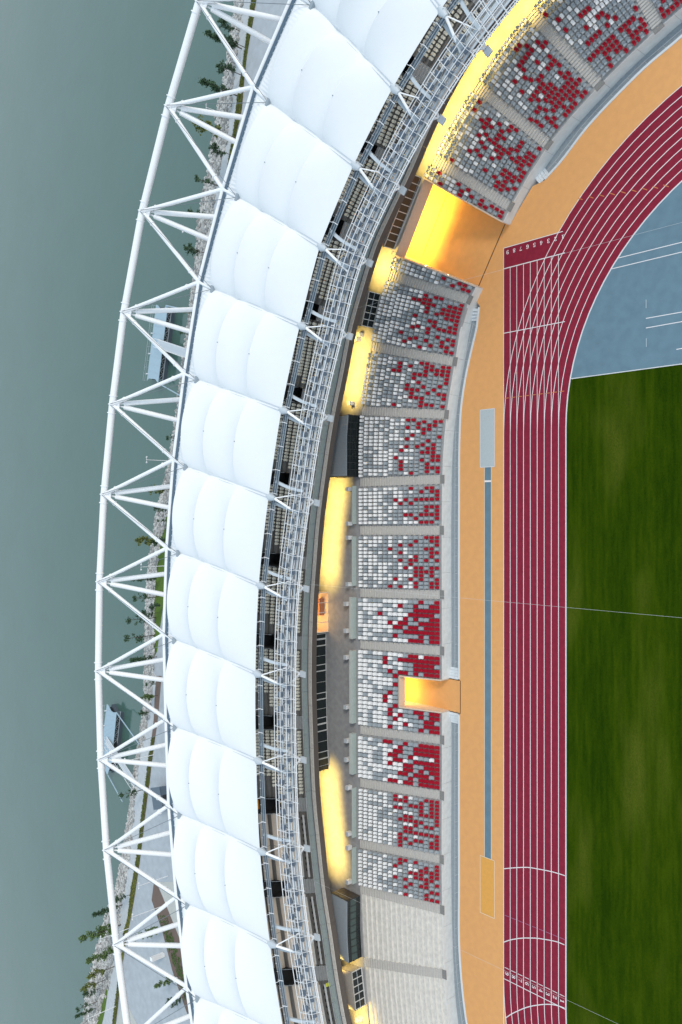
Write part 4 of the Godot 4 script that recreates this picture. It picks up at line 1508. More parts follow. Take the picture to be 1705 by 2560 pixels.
func build_roof() -> void:
	VV = UL(PV, 32.0)
	EE = UL(PE, 32.5)
	NN = UL(PN, 29.5)
	OO = UL(PO, 37.0)
	# one bay more above the picture, so that the top inner corner is covered
	NN.push_front(U(1238, -160, 29.5)); VV.push_front(U(1090, -400, 32.0)); EE.push_front(U(1025, -450, 32.5)); OO.push_front(U(700, -480, 37.0))
	var roof := thing("stadium_roof", "white scalloped membrane roof hung from a ring of white steel tubes", "roof")
	for k in VV.size() - 1:
		var v0: Vector3 = VV[k]
		var v1: Vector3 = VV[k + 1]
		var n0: Vector3 = NN[k]
		var n1: Vector3 = NN[k + 1]
		var e0: Vector3 = EE[k]
		var e1: Vector3 = EE[k + 1]
		# cushions between the arches
		var R := [0.0, 0.29, 0.63, 1.0]
		var H0 := [2.1, 2.45, 1.9, 0.12]
		var DIP := [1.0, 1.25, 0.5]
		for c in 3:
			var m := MB.new()
			var nu := 26
			var nv := 12
			var g := []
			for i in nu + 1:
				var col := []
				for j in nv + 1:
					var u := float(i) / nu
					var w := float(j) / nv
					var v := lerpf(R[c], R[c + 1], w)
					var arch := pow(4.0 * u * (1.0 - u), 0.72)
					var p := (v0.lerp(n0, v)).lerp(v1.lerp(n1, v), u)
					p.y += arch * (lerpf(H0[c], H0[c + 1], w) - DIP[c] * 4.0 * w * (1.0 - w)) - 0.35 * 4.0 * v * (1.0 - v)
					col.append(p)
				g.append(col)
			var nr := []
			for i in nu + 1:
				var col := []
				for j in nv + 1:
					var du: Vector3 = g[mini(i + 1, nu)][j] - g[maxi(i - 1, 0)][j]
					var dv: Vector3 = g[i][mini(j + 1, nv)] - g[i][maxi(j - 1, 0)]
					var q := du.cross(dv).normalized()
					col.append(q if q.y > 0 else -q)
				nr.append(col)
			for i in nu:
				for j in nv:
					var a: Vector3 = g[i][j]; var b: Vector3 = g[i + 1][j]; var cc: Vector3 = g[i + 1][j + 1]; var d: Vector3 = g[i][j + 1]
					if (cc - a).cross(b - a).y > 0: m.quadn(a, b, cc, d, nr[i][j], nr[i + 1][j], nr[i + 1][j + 1], nr[i][j + 1])
					else: m.quadn(d, cc, b, a, nr[i][j + 1], nr[i + 1][j + 1], nr[i + 1][j], nr[i][j])
			part(roof, "membrane_panel", m, M.membrane)
			if c > 0:
				m = MB.new()
				var vv: float = R[c]
				var p := (v0.lerp(n0, vv)).lerp(v1.lerp(n1, vv), 0.5)
				p.y += H0[c] - 0.35 * 4.0 * vv * (1.0 - vv)
				m.tube(p, p + Vector3(0, 0.12, 0), 0.09, 0.06, 8)
				part(roof, "vent_cap", m, M.grey_steel)
		# arch tubes showing through as seams
		for c in [0, 1, 2]:
			var m := MB.new()
			var pts := []
			for i in 25:
				var u := i / 24.0
				var vv: float = R[c]
				var p := (v0.lerp(n0, vv)).lerp(v1.lerp(n1, vv), u)
				p.y += pow(4.0 * u * (1.0 - u), 0.72) * H0[c] - 0.35 * 4.0 * vv * (1.0 - vv) - 0.16
				pts.append(p)
			m.path(pts, 0.075, 6)
			part(roof, "arch", m, M.membrane)
		# skirt from the outer arch down to the gutter
		var sk := MB.new()
		var et := (e1 - e0).normalized()
		var inn := Vector3(et.z, 0, -et.x)
		if inn.dot(n0 - e0) < 0: inn = -inn
		var n := 24
		for i in n:
			var q := []
			for w in [float(i) / n, float(i + 1) / n]:
				var ar: float = v0.lerp(v1, w).y + pow(4.0 * w * (1.0 - w), 0.72) * 2.1
				var t := v0.lerp(v1, w)
				t.y = ar - 0.02
				var b := e0.lerp(e1, w) + inn * 1.18
				b.y = 32.45
				q.append(t); q.append(b)
			sk.face(q[0], q[2], q[3], q[1], Vector3.UP)
		part(roof, "membrane_skirt", sk, M.membrane)
		# edge tube and gutter
		var m2 := MB.new()
		m2.tube(e0, e1, 0.36, 0.36, 14)
		part(roof, "edge_tube", m2, M.white_steel)
		m2 = MB.new()
		m2.box((e0 + e1) * 0.5 + inn * 0.76 + Vector3(0, 0.06, 0), (e1 - e0) * 0.5, Vector3(0, 0.05, 0), inn * 0.38)
		part(roof, "gutter", m2, M.gutter)
		m2 = MB.new()
		for i in 16:
			var p := e0.lerp(e1, (i + 0.5) / 16.0) + inn * 1.22
			m2.box(p, et * 0.10, Vector3(0, 0.10, 0), inn * 0.05)
		m2.tube(e0 + inn * 1.22 + Vector3(0, 0.0, 0), e1 + inn * 1.22, 0.03, 0.03, 5)
		part(roof, "snow_rail", m2, M.pale_steel)
		# ring tube, nodes, braces
		var o0: Vector3 = OO[k]
		var o1: Vector3 = OO[k + 1]
		m2 = MB.new()
		m2.tube(o0, o1, 0.60, 0.60, 18)
		var ring := part(roof, "ring_tube", m2, M.white_steel)
		var rt: Vector3 = (OO[mini(k + 1, OO.size() - 1)] - OO[maxi(k - 1, 0)]).normalized()
		for d in [-1.5, 0.0, 1.5]:
			m2 = MB.new()
			var c: Vector3 = o0 + rt * d
			m2.tube(c - rt * 0.07, c + rt * 0.07, 0.74, 0.74, 18)
			part(ring, "flange", m2, M.white_steel)
		for e in [e0, e1]:
			m2 = MB.new()
			var bd: Vector3 = (e - o0).normalized()
			m2.tube(o0 + bd * 0.5, e, 0.33, 0.33, 12)
			m2.tube(o0 + bd * 3.0, o0 + bd * 3.12, 0.44, 0.44, 12)
			m2.tube(e - bd * 2.6, e - bd * 2.48, 0.44, 0.44, 12)
			part(roof, "brace", m2, M.white_steel)
		for fr in [0.30, 0.545]:
			m2 = MB.new()
			var ka := clampi(k - 1, 0, PE.size() - 2)
			var cross := U(lerpf(PE[ka][0], PE[ka + 1][0], fr), lerpf(PE[ka][1], PE[ka + 1][1], fr), 29.6)   # passes under the edge tube
			var bd: Vector3 = (cross - o0).normalized()
			m2.tube(o0 + bd * 2.3, o0 + bd * (cross - o0).length() * 1.75, 0.42, 0.42, 14)
			m2.tube(o0 + bd * 0.6, o0 + bd * 2.3, 0.13, 0.17, 8)
			part(roof, "raking_column", m2, M.white_steel)
		m2 = MB.new()
		m2.box(o0 + (e0.lerp(e1, 0.42) - o0).normalized() * 0.9, (e0.lerp(e1, 0.42) - o0).normalized() * 0.8, Vector3(0, 0.05, 0), rt * 0.55)
		part(roof, "gusset", m2, M.white_steel)
		# stays from ring node to the valley head
		m2 = MB.new()
		m2.tube(o0 + Vector3(0, 0.6, 0), v0 + Vector3(0, 0.4, 0), 0.045, 0.045, 5)
		m2.tube(o0 + Vector3(0, 0.6, 0), v1 + Vector3(0, 0.4, 0), 0.045, 0.045, 5)
		part(roof, "stay_cable", m2, M.cable)
		# bracket at the valley head
		m2 = MB.new()
		var vd := (n0 - v0).normalized()
		m2.tube(e0, v0 + Vector3(0, 0.3, 0), 0.30, 0.16, 10)
		part(roof, "valley_bracket", m2, M.white_steel)
		m2 = MB.new()
		m2.box(v0 + Vector3(0, 0.35, 0), vd * 0.22, Vector3(0, 0.22, 0), Vector3(-vd.z, 0, vd.x) * 0.55)
		part(roof, "clamp", m2, M.grey_steel)
		# valley cable pair and flashing
		for sg in [-1.0, 1.0]:
			m2 = MB.new()
			var side: Vector3 = Vector3(-vd.z, 0, vd.x).normalized() * 0.22 * sg
			var pts := []
			for i in 13:
				var w := i / 12.0
				var p: Vector3 = v0.lerp(n0, w) + side
				p.y += 0.10 - 0.35 * 4.0 * w * (1.0 - w)
				pts.append(p)
			m2.path(pts, 0.04, 5)
			part(roof, "valley_cable", m2, M.pale_steel)
		# cast node at the inner end of the valley
		m2 = MB.new()
		m2.tube(n0 - vd * 0.5, n0 + vd * 0.45, 0.18, 0.62, 12)
		m2.tube(n0 + vd * 0.45, n0 + vd * 1.3, 0.62, 0.30, 12)
		part(roof, "cast_node", m2, M.pale_steel)

# ---------------------------------------------------------------- lighting gantry under the inner roof edge
func build_gantry() -> void:
	GN = Line.new(NN, 8)
	var g := thing("lighting_gantry", "white lattice lighting gantry hanging along the inner roof edge", "gantry")
	var m: MB
	var lamps := 0
	for k in NN.size() - 1:
		var s0 := GN.near(NN[k])
		var s1 := GN.near(NN[k + 1])
		# walkway tucked against the membrane edge
		for r in 5:
			m = MB.new()
			var a: Vector3 = NN[k]; var b: Vector3 = NN[k + 1]
			var t := (b - a).normalized()
			var o := Vector3(t.z, 0, -t.x)
			if o.dot(Vector3(0, 0, 20) - a + Vector3(60, 0, 0)) < 0: o = -o
			m.bar(a + o * (0.10 + 0.24 * r) + Vector3(0, -0.5, 0), b + o * (0.10 + 0.24 * r) + Vector3(0, -0.5, 0), 0.13, 0.06)
			part(g, "walkway_slat", m, M.grey_steel if r % 2 == 0 else M.gutter)
		m = MB.new()
		for i in 11:
			var p: Vector3 = NN[k].lerp(NN[k + 1], (i + 0.5) / 11.0)
			var o := -GN.out(lerpf(s0, s1, (i + 0.5) / 11.0))
			m.bar(p + Vector3(0, -0.42, 0), p + o * 0.35 + Vector3(0, -0.42, 0), 0.05, 0.05)
			if i % 3 == 1:
				m.bar(p + Vector3(0, -0.40, 0), p + o * 1.25 + Vector3(0, -0.40, 0), 0.10, 0.06)
				m.tube(p + o * 0.6 + Vector3(0, -0.5, 0), p + o * 0.6 + Vector3(0, 0.5, 0), 0.05, 0.05, 5)
		part(g, "walkway_brackets", m, M.white_rail).set_meta("kind", "stuff")
		# long rails of the gantry, two levels
		for r in [[2.4, 27.2, 0.08], [3.1, 28.3, 0.06], [3.7, 27.2, 0.08], [4.5, 28.3, 0.06], [5.1, 27.2, 0.08], [5.8, 28.2, 0.06], [6.4, 27.2, 0.08], [7.0, 27.4, 0.09], [4.5, 26.3, 0.10], [2.5, 26.4, 0.07]]:
			m = MB.new()
			m.path(GN.off(-r[0], r[1], s0, s1, 3.6), r[2], 6)
			part(g, "rail", m, M.white_rail)
		# gratings
		for r in [[3.25, 3.75], [4.1, 4.75], [5.5, 5.85]]:
			m = MB.new()
			var a := GN.off(-r[0], 27.12, s0, s1, 3.6)
			var b := GN.off(-r[1], 27.12, s0, s1, 3.6)
			m.ribbon(a, b, Vector3.UP)
			m.ribbon(GN.off(-r[0], 27.06, s0, s1, 3.6), GN.off(-r[1], 27.06, s0, s1, 3.6), Vector3.DOWN)
			part(g, "grating", m, M.pale_steel)
		# cross frames
		var nf := 6
		for i in nf:
			var s := lerpf(s0, s1, (i + 0.5) / nf)
			var o := -GN.out(s)
			var p := GN.at(s)
			m = MB.new()
			var f := func(d: float, y: float) -> Vector3: return Vector3(p.x, y, p.z) + o * d
			m.bar(f.call(2.3, 27.2), f.call(7.1, 27.25), 0.09, 0.09)
			m.bar(f.call(3.1, 28.3), f.call(5.8, 28.25), 0.06, 0.06)
			m.bar(f.call(3.1, 28.3), f.call(2.5, 26.4), 0.05, 0.05)
			m.bar(f.call(2.5, 26.4), f.call(4.5, 26.3), 0.05, 0.05)
			m.bar(f.call(4.5, 26.3), f.call(7.0, 27.3), 0.05, 0.05)
			m.bar(f.call(4.5, 26.3), f.call(4.5, 28.3), 0.05, 0.05)
			m.bar(f.call(5.8, 28.2), f.call(6.4, 27.2), 0.05, 0.05)
			part(g, "cross_frame", m, M.white_rail)
		m = MB.new()
		for i in 16:
			var s := lerpf(s0, s1, (i + 0.5) / 16.0)
			var p := GN.at(s); var o := -GN.out(s)
			m.bar(Vector3(p.x, 27.3, p.z) + o * 6.38, Vector3(p.x, 27.3, p.z) + o * 7.0, 0.05, 0.05)
			m.bar(Vector3(p.x, 27.2, p.z) + o * 2.4, Vector3(p.x, 27.2, p.z) + o * 3.7, 0.04, 0.04)
		part(g, "rungs", m, M.white_rail).set_meta("kind", "stuff")
		# struts from the roof's cast node
		var n0: Vector3 = NN[k]
		var vd: Vector3 = (NN[k] - VV[k]).normalized()
		var tip := n0 + vd * 1.1
		var sa := GN.at(minf(s0 + 1.7, GN.length())); var sb := GN.at(maxf(s0 - 1.3, 0.0))
		var oa := -GN.out(s0)
		for e in [[sa, 0.19], [sb, 0.09]]:
			m = MB.new()
			var q: Vector3 = e[0] + oa * 4.6
			q.y = 27.2
			m.tube(tip, q, e[1], e[1], 10)
			part(g, "strut", m, M.white_steel)
		# curved access arms either side of the node
		for e in [-2.4, 0.7]:
			m = MB.new()
			var pts := []
			for i in 7:
				var w := i / 6.0
				var s := clampf(s0 + e + w * (1.6 - w) * 0.9, 0.0, GN.length())
				var p := GN.at(s) - GN.out(s) * lerpf(0.5, 5.2, w)
				p.y = lerpf(28.9, 27.3, w)
				pts.append(p)
			for i in 6:
				m.bar(pts[i], pts[i + 1], 0.42, 0.30)
			part(g, "access_arm", m, M.pale_steel if e < 0 else M.grey_steel)
		# hoist platform and its arms
		m = MB.new()
		var hp := GN.at(clampf(s0 - 0.4, 0, GN.length())) + oa * 6.5
		hp.y = 25.6
		m.box(hp, oa * 0.62, Vector3(0, 0.10, 0), GN.dir(s0) * 0.46)
		part(g, "hoist_platform", m, M.pale_steel)
		m = MB.new()
		for e in [-1.6, 1.5]:
			var q := GN.at(clampf(s0 + e, 0, GN.length())) + oa * 5.0
			q.y = 27.1
			m.bar(q, hp + Vector3(0, 0.2, 0) - oa * 0.5, 0.22, 0.22)
		part(g, "hoist_arm", m, M.white_rail)
		# floodlights
		if k == 0: continue
		for row in 2:
			var cnt := 6
			for i in cnt:
				var s := lerpf(s0, s1, (i + 0.3 + 0.35 * row) / cnt)
				if k == NN.size() - 2 and i > 2: continue
				var p := GN.at(s) - GN.out(s) * (3.9 if row == 0 else 5.45)
				p.y = 27.75 if row == 0 else 27.65
				floodlight(p, -GN.out(s), "%s floodlight downward in the %s row of the %s gantry bay from top" % [nth(i), "outer" if row == 0 else "inner", nth(k - 1)])
				lamps += 1
	print("floodlights ", lamps)

var flood: Node3D
func floodlight(p: Vector3, f: Vector3, label: String) -> void:
	var t: Node3D
	if flood == null:
		t = thing("floodlight", label, "floodlight", "floodlights on the roof gantry")
		flood = t
		var m := MB.new()
		var y := Vector3(0.35, 0.94, 0).normalized()
		var x := Vector3(0.94, -0.35, 0).normalized()
		m.box(Vector3.ZERO, x * 0.38, y * 0.12, Vector3(0, 0, 0.38))
		for i in 4:
			m.box(y * 0.15 + Vector3(0, 0, -0.27 + 0.18 * i), x * 0.34, y * 0.04, Vector3(0, 0, 0.02))
		var house := part(t, "housing", m, M.lamp_case)
		m = MB.new()
		m.box(-y * 0.135, x * 0.34, y * 0.012, Vector3(0, 0, 0.34))
		part(house, "lens", m, M.lamp_lens)
		m = MB.new()
		m.abox(Vector3(-0.04, -0.64, -0.45), Vector3(0.04, 0.02, -0.40))
		m.abox(Vector3(-0.04, -0.64, 0.40), Vector3(0.04, 0.02, 0.45))
		m.abox(Vector3(-0.04, -0.64, -0.45), Vector3(0.04, -0.58, 0.45))
		part(t, "yoke", m, M.pale_steel)
	else:
		t = flood.duplicate()
		t.name = numbered("floodlight")
		add_child(t)
		t.set_meta("label", label)
	var f2 := f.rotated(Vector3.UP, rng.randf_range(-0.5, 0.5))
	t.transform = Transform3D(Basis(f2, Vector3.UP, f2.cross(Vector3.UP)), p)

# ---------------------------------------------------------------- river bank
const BANK_L := [[640, -260], [612, -120], [587, 18], [578, 91], [570, 136], [561, 192], [550, 246], [538, 316], [525, 392], [509, 484], [497, 549], [490, 640], [476, 760], [458, 900], [440, 1040], [424, 1150], [408, 1217], [392, 1283], [378, 1380], [368, 1460], [364, 1585], [362, 1682], [358, 1780], [352, 1832], [344, 1883], [337, 1921], [331, 1972], [302, 2161], [288, 2231], [260, 2311], [240, 2377], [227, 2438], [214, 2501], [207, 2557], [190, 2650], [160, 2800]]
const BANK_R := [[668, -260], [638, -120], [609, 0], [603, 46], [596, 98], [589, 154], [581, 231], [574, 280], [568, 330], [549, 424], [536, 506], [524, 598], [510, 700], [492, 840], [470, 1000], [446, 1130], [426, 1231], [410, 1319], [396, 1384], [388, 1460], [385, 1585], [383, 1680], [376, 1762], [367, 1810], [356, 1858], [347, 1902], [341, 1957], [321, 2156], [310, 2224], [301, 2279], [294, 2335], [288, 2381], [277, 2437], [271, 2464], [255, 2511], [244, 2548], [222, 2650], [190, 2800]]
func bank_right(h: float) -> Array:
	return Line.new(UL(BANK_R, h), 4).p

func poly_between(a: Array, b: Array, h: float) -> Array:
	var o: Array = Line.new(UL(a, h), 4).p.duplicate()
	var r: Array = Line.new(UL(b, h), 4).p.duplicate()
	r.reverse()
	o.append_array(r)
	return o

const PATH_R := [[690, -260], [660, -120], [629, 0], [620, 63], [612, 133], [603, 189], [592, 252], [584, 330], [566, 430], [550, 520], [535, 620]]
const HEDGE_R := [[702, -260], [672, -120], [641, 0], [631, 63], [617, 140], [611, 196], [601, 295], [592, 330], [578, 420], [562, 520], [548, 620]]
const PATH_R2 := [[391, 1690], [387, 1735], [384, 1800], [377, 1858], [370, 1902], [364, 1957], [359, 1992], [340, 2150], [327, 2224], [318, 2298], [310, 2326], [301, 2409], [292, 2474], [281, 2557], [262, 2660], [235, 2800]]
const HEDGE_R2 := [[404, 1690], [400, 1735], [395, 1795], [386, 1858], [380, 1902], [374, 1957], [369, 1992], [350, 2150], [338, 2233], [324, 2310], [318, 2340], [308, 2400], [300, 2470], [290, 2557], [271, 2660], [244, 2800]]

func build_bank() -> void:
	# stone slope down to the water
	var top := Line.new(UL(BANK_R, BASE), 4)
	var bot := Line.new(UL(BANK_L, WATER), 4)
	var m := MB.new()
	var n := 160
	for i in n:
		var a := top.at(top.length() * i / n); var b := top.at(top.length() * (i + 1) / n)
		var c := bot.at(bot.length() * (i + 1) / n); var d := bot.at(bot.length() * i / n)
		m.face(a, b, c + (c - b) * 0.2, d + (d - a) * 0.2, Vector3.UP)
	struct("river_bank", m, M.stone, "stony slope from the promenade down to the river")
	# riprap
	var rm := MB.new()
	var pts := []
	var rr := RandomNumberGenerator.new()
	rr.seed = 77
	var ic := [Vector3(0, 1, 0), Vector3(0, -0.6, 0)]
	var ring := []
	for i in 6:
		var an := TAU * i / 6.0
		ring.append(Vector3(cos(an) * rr.randf_range(0.75, 1.1), rr.randf_range(-0.1, 0.35), sin(an) * rr.randf_range(0.75, 1.1)))
	for i in 6:
		rm.face(ring[i], ring[(i + 1) % 6], ic[0], ring[i], ring[i] + ic[0])
		rm.face(ring[i], ring[(i + 1) % 6], ic[1], ring[i], ring[i] + ic[1])
	var xf := []
	for i in 15000:
		var w := rr.randf()
		var p := top.at(top.length() * w)
		if p.z < -125 or p.z > 175: continue
		var q := bot.at(bot.length() * w)
		var v := rr.randf() * 1.05 - 0.02
		var o := p.lerp(q, v) + Vector3(rr.randf_range(-0.3, 0.3), 0, rr.randf_range(-0.8, 0.8))
		var s := rr.randf_range(0.22, 0.62)
		xf.append(Transform3D(Basis.from_euler(Vector3(rr.randf_range(-0.5, 0.5), rr.randf() * TAU, rr.randf_range(-0.5, 0.5))).scaled(Vector3(s, s * 0.8, s)), o))
	var mm := MultiMesh.new()
	mm.transform_format = MultiMesh.TRANSFORM_3D
	mm.use_colors = true
	mm.mesh = rm.mesh()
	mm.instance_count = xf.size()
	for i in xf.size():
		mm.set_instance_transform(i, xf[i])
		var v := rr.randf_range(0.20, 0.58)
		mm.set_instance_color(i, Color(v, v * 0.99, v * 0.95))
	var sm := plain(1, 1, 1, 0.9)
	sm.vertex_color_use_as_albedo = true
	var mi := MultiMeshInstance3D.new()
	mi.multimesh = mm
	mi.material_override = sm
	mi.name = "riprap_stones"
	mi.set_meta("kind", "stuff")
	mi.set_meta("label", "rough grey stones covering the river bank")
	mi.set_meta("category", "stones")
	add_child(mi)
	# paths, beds, lawns: sheets on the ground
	var h := BASE
	sheet("path", poly_between([[668, -260], [638, -120], [609, 0], [596, 98], [581, 231], [568, 330], [549, 424], [536, 506], [524, 598]], [[690, -260], [660, -120], [629, 0], [612, 133], [592, 252], [584, 330], [566, 430], [550, 520], [535, 620]], h), h + 0.004, M.path, "riverside path along the upper river bank")
	sheet("path", poly_between([[383, 1680], [376, 1762], [356, 1858], [341, 1957], [321, 2156], [301, 2279], [288, 2381], [274, 2455], [262, 2530], [240, 2650], [205, 2800]], PATH_R2, h), h + 0.004, M.path, "riverside path along the lower river bank")
	sheet("planting_bed", poly_between(PATH_R, HEDGE_R, h), h + 0.008, M.soil, "planted strip beside the upper riverside path")
	sheet("planting_bed", poly_between(PATH_R2, HEDGE_R2, h), h + 0.008, M.soil, "planted strip beside the lower riverside path")
	sheet("planting_bed", UL([[384, 2211], [393, 2211], [412, 2255], [447, 2341], [475, 2433], [500, 2560], [505, 2640], [470, 2540], [443, 2463], [430, 2424], [405, 2326], [390, 2283], [379, 2250]], h), h + 0.008, M.soil, "brown planting bed on the plaza by the roof edge")
	sheet("lawn", poly_between([[424, 1240], [410, 1319], [396, 1384], [388, 1460], [385, 1585], [384, 1645]], [[470, 1240], [440, 1319], [425, 1400], [414, 1480], [405, 1536], [393, 1628]], h), h + 0.004, M.lawn, "green lawn strip between stones and roof at mid height")
	sheet("lawn", UL([[271, 2455], [268, 2490], [262, 2530], [250, 2580], [232, 2650], [222, 2650], [244, 2550], [255, 2511]], h), h + 0.006, M.lawn, "narrow green grass strip at the bottom left bank")
	sheet("paving", UL([[393, 2205], [440, 2205], [470, 2341], [447, 2341], [412, 2255]], h), h + 0.006, M.paving, "pale paving beside the brown planting bed")
	sheet("paving", UL([[310, 2495], [350, 2575], [350, 2650], [285, 2650], [290, 2560]], h), h + 0.006, M.paving, "pale paving wedge at the bottom left plaza")
	# low shrubs in the beds
	shrubs([PATH_R, HEDGE_R], 0.0, 1.0, 2600, M.leaf_olive, "olive ground cover along the upper riverside path", 1.0)
	shrubs([PATH_R, HEDGE_R], 0.2, 0.72, 700, M.leaf_yellow, "yellow flowering ground cover along the upper riverside path", 0.7)
	shrubs([PATH_R2, HEDGE_R2], 0.12, 1.0, 3000, M.leaf_olive, "dark olive ground cover along the lower riverside path", 1.0)
	shrubs([PATH_R2, HEDGE_R2], 0.42, 0.62, 600, M.leaf_yellow, "yellow flowering ground cover along the lower riverside path", 0.7)
	shrubs([[[393, 2290], [430, 2400], [462, 2500]], [[420, 2290], [452, 2400], [480, 2500]]], 0.0, 1.0, 260, M.leaf_mid, "young plants dotted over the brown planting bed", 1.3)
	build_trees()
	build_street_things()

func shrubs(sides: Array, w0: float, w1: float, cnt: int, mat: Material, label: String, size: float) -> void:
	var rr := RandomNumberGenerator.new()
	rr.seed = cnt + int(w0 * 100)
	var a := Line.new(UL(sides[0], BASE), 4)
	var b := Line.new(UL(sides[1], BASE), 4)
	var m := MB.new()
	for i in 14:
		var d := Vector3(rr.randfn(), absf(rr.randfn()) * 0.8, rr.randfn()).normalized()
		var p := d * rr.randf_range(0.05, 0.22)
		var s := Vector3(rr.randfn(), rr.randfn(), rr.randfn()).normalized() * 0.13
		var t := s.cross(d + Vector3(0.1, 0.2, 0.3)).normalized() * 0.08
		m.tri(p - s, p + t, p + s)
	var mm := MultiMesh.new()
	mm.transform_format = MultiMesh.TRANSFORM_3D
	mm.mesh = m.mesh()
	mm.instance_count = cnt
	for i in cnt:
		var w := lerpf(w0, w1, rr.randf())
		var p := a.at(a.length() * w).lerp(b.at(b.length() * w), rr.randf_range(0.08, 0.92))
		var s := rr.randf_range(0.7, 1.5) * size
		mm.set_instance_transform(i, Transform3D(Basis(Vector3.UP, rr.randf() * TAU).scaled(Vector3.ONE * s), p + Vector3(0, 0.05, 0)))
	var mi := MultiMeshInstance3D.new()
	mi.multimesh = mm
	mi.material_override = mat
	mi.name = numbered("ground_cover")
	mi.set_meta("kind", "stuff")
	mi.set_meta("label", label)
	mi.set_meta("category", "shrubs")
	add_child(mi)

# ---------------------------------------------------------------- trees
func crown_mesh(seed_: int, leaves: int, spread: float, lo: float, dense: float, round_: bool) -> ArrayMesh:
	# unit tree: crown from lo to 1, widest near the bottom third; leaf clumps along short limbs
	var rr := RandomNumberGenerator.new()
	rr.seed = seed_
	var m := MB.new()
	var limbs := []
	var nl := int(18 * dense)
	for i in nl:
		var y := lo + (1.0 - lo) * pow(rr.randf(), 0.8)
		var f := (y - lo) / (1.0 - lo)
		var r := spread * (sqrt(maxf(0.0, 1.0 - pow(2.0 * f - 1.0, 2.0))) if round_ else (0.25 + 0.75 * (1.0 - f)) * minf(1.0, f * 5.0 + 0.35)) * rr.randf_range(0.55, 1.15)
		var an := rr.randf() * TAU
		limbs.append([Vector3(0, y - 0.05, 0), Vector3(cos(an) * r, y + 0.03, sin(an) * r)])
	for i in leaves:
		var l: Array = limbs[rr.randi() % limbs.size()]
		var p := (l[0] as Vector3).lerp(l[1], pow(rr.randf(), 0.6))
		p += Vector3(rr.randfn(), rr.randfn() * 0.8, rr.randfn()) * 0.028
		var d := Vector3(rr.randfn(), rr.randfn() + 0.6, rr.randfn()).normalized()
		var s := d.cross(Vector3(rr.randfn(), rr.randfn(), rr.randfn())).normalized() * rr.randf_range(0.018, 0.036)
		var t := d.cross(s).normalized() * rr.randf_range(0.014, 0.026)
		m.tri(p - s, p + t, p + s)
		m.tri(p - s, p + s, p - t)
	return m.mesh()

func trunk_mesh(seed_: int, lo: float, spread: float) -> ArrayMesh:
	var rr := RandomNumberGenerator.new()
	rr.seed = seed_
	var m := MB.new()
	m.tube(Vector3.ZERO, Vector3(0, lo + 0.05, 0), 0.016, 0.012, 7, false)
	m.tube(Vector3(0, lo + 0.05, 0), Vector3(0, 0.93, 0), 0.012, 0.003, 6, false)
	for i in 9:
		var y := lerpf(lo, 0.85, i / 9.0)
		var an := rr.randf() * TAU
		m.tube(Vector3(0, y, 0), Vector3(cos(an) * spread * 0.7, y + 0.07, sin(an) * spread * 0.7), 0.006, 0.002, 4, false)
	return m.mesh()

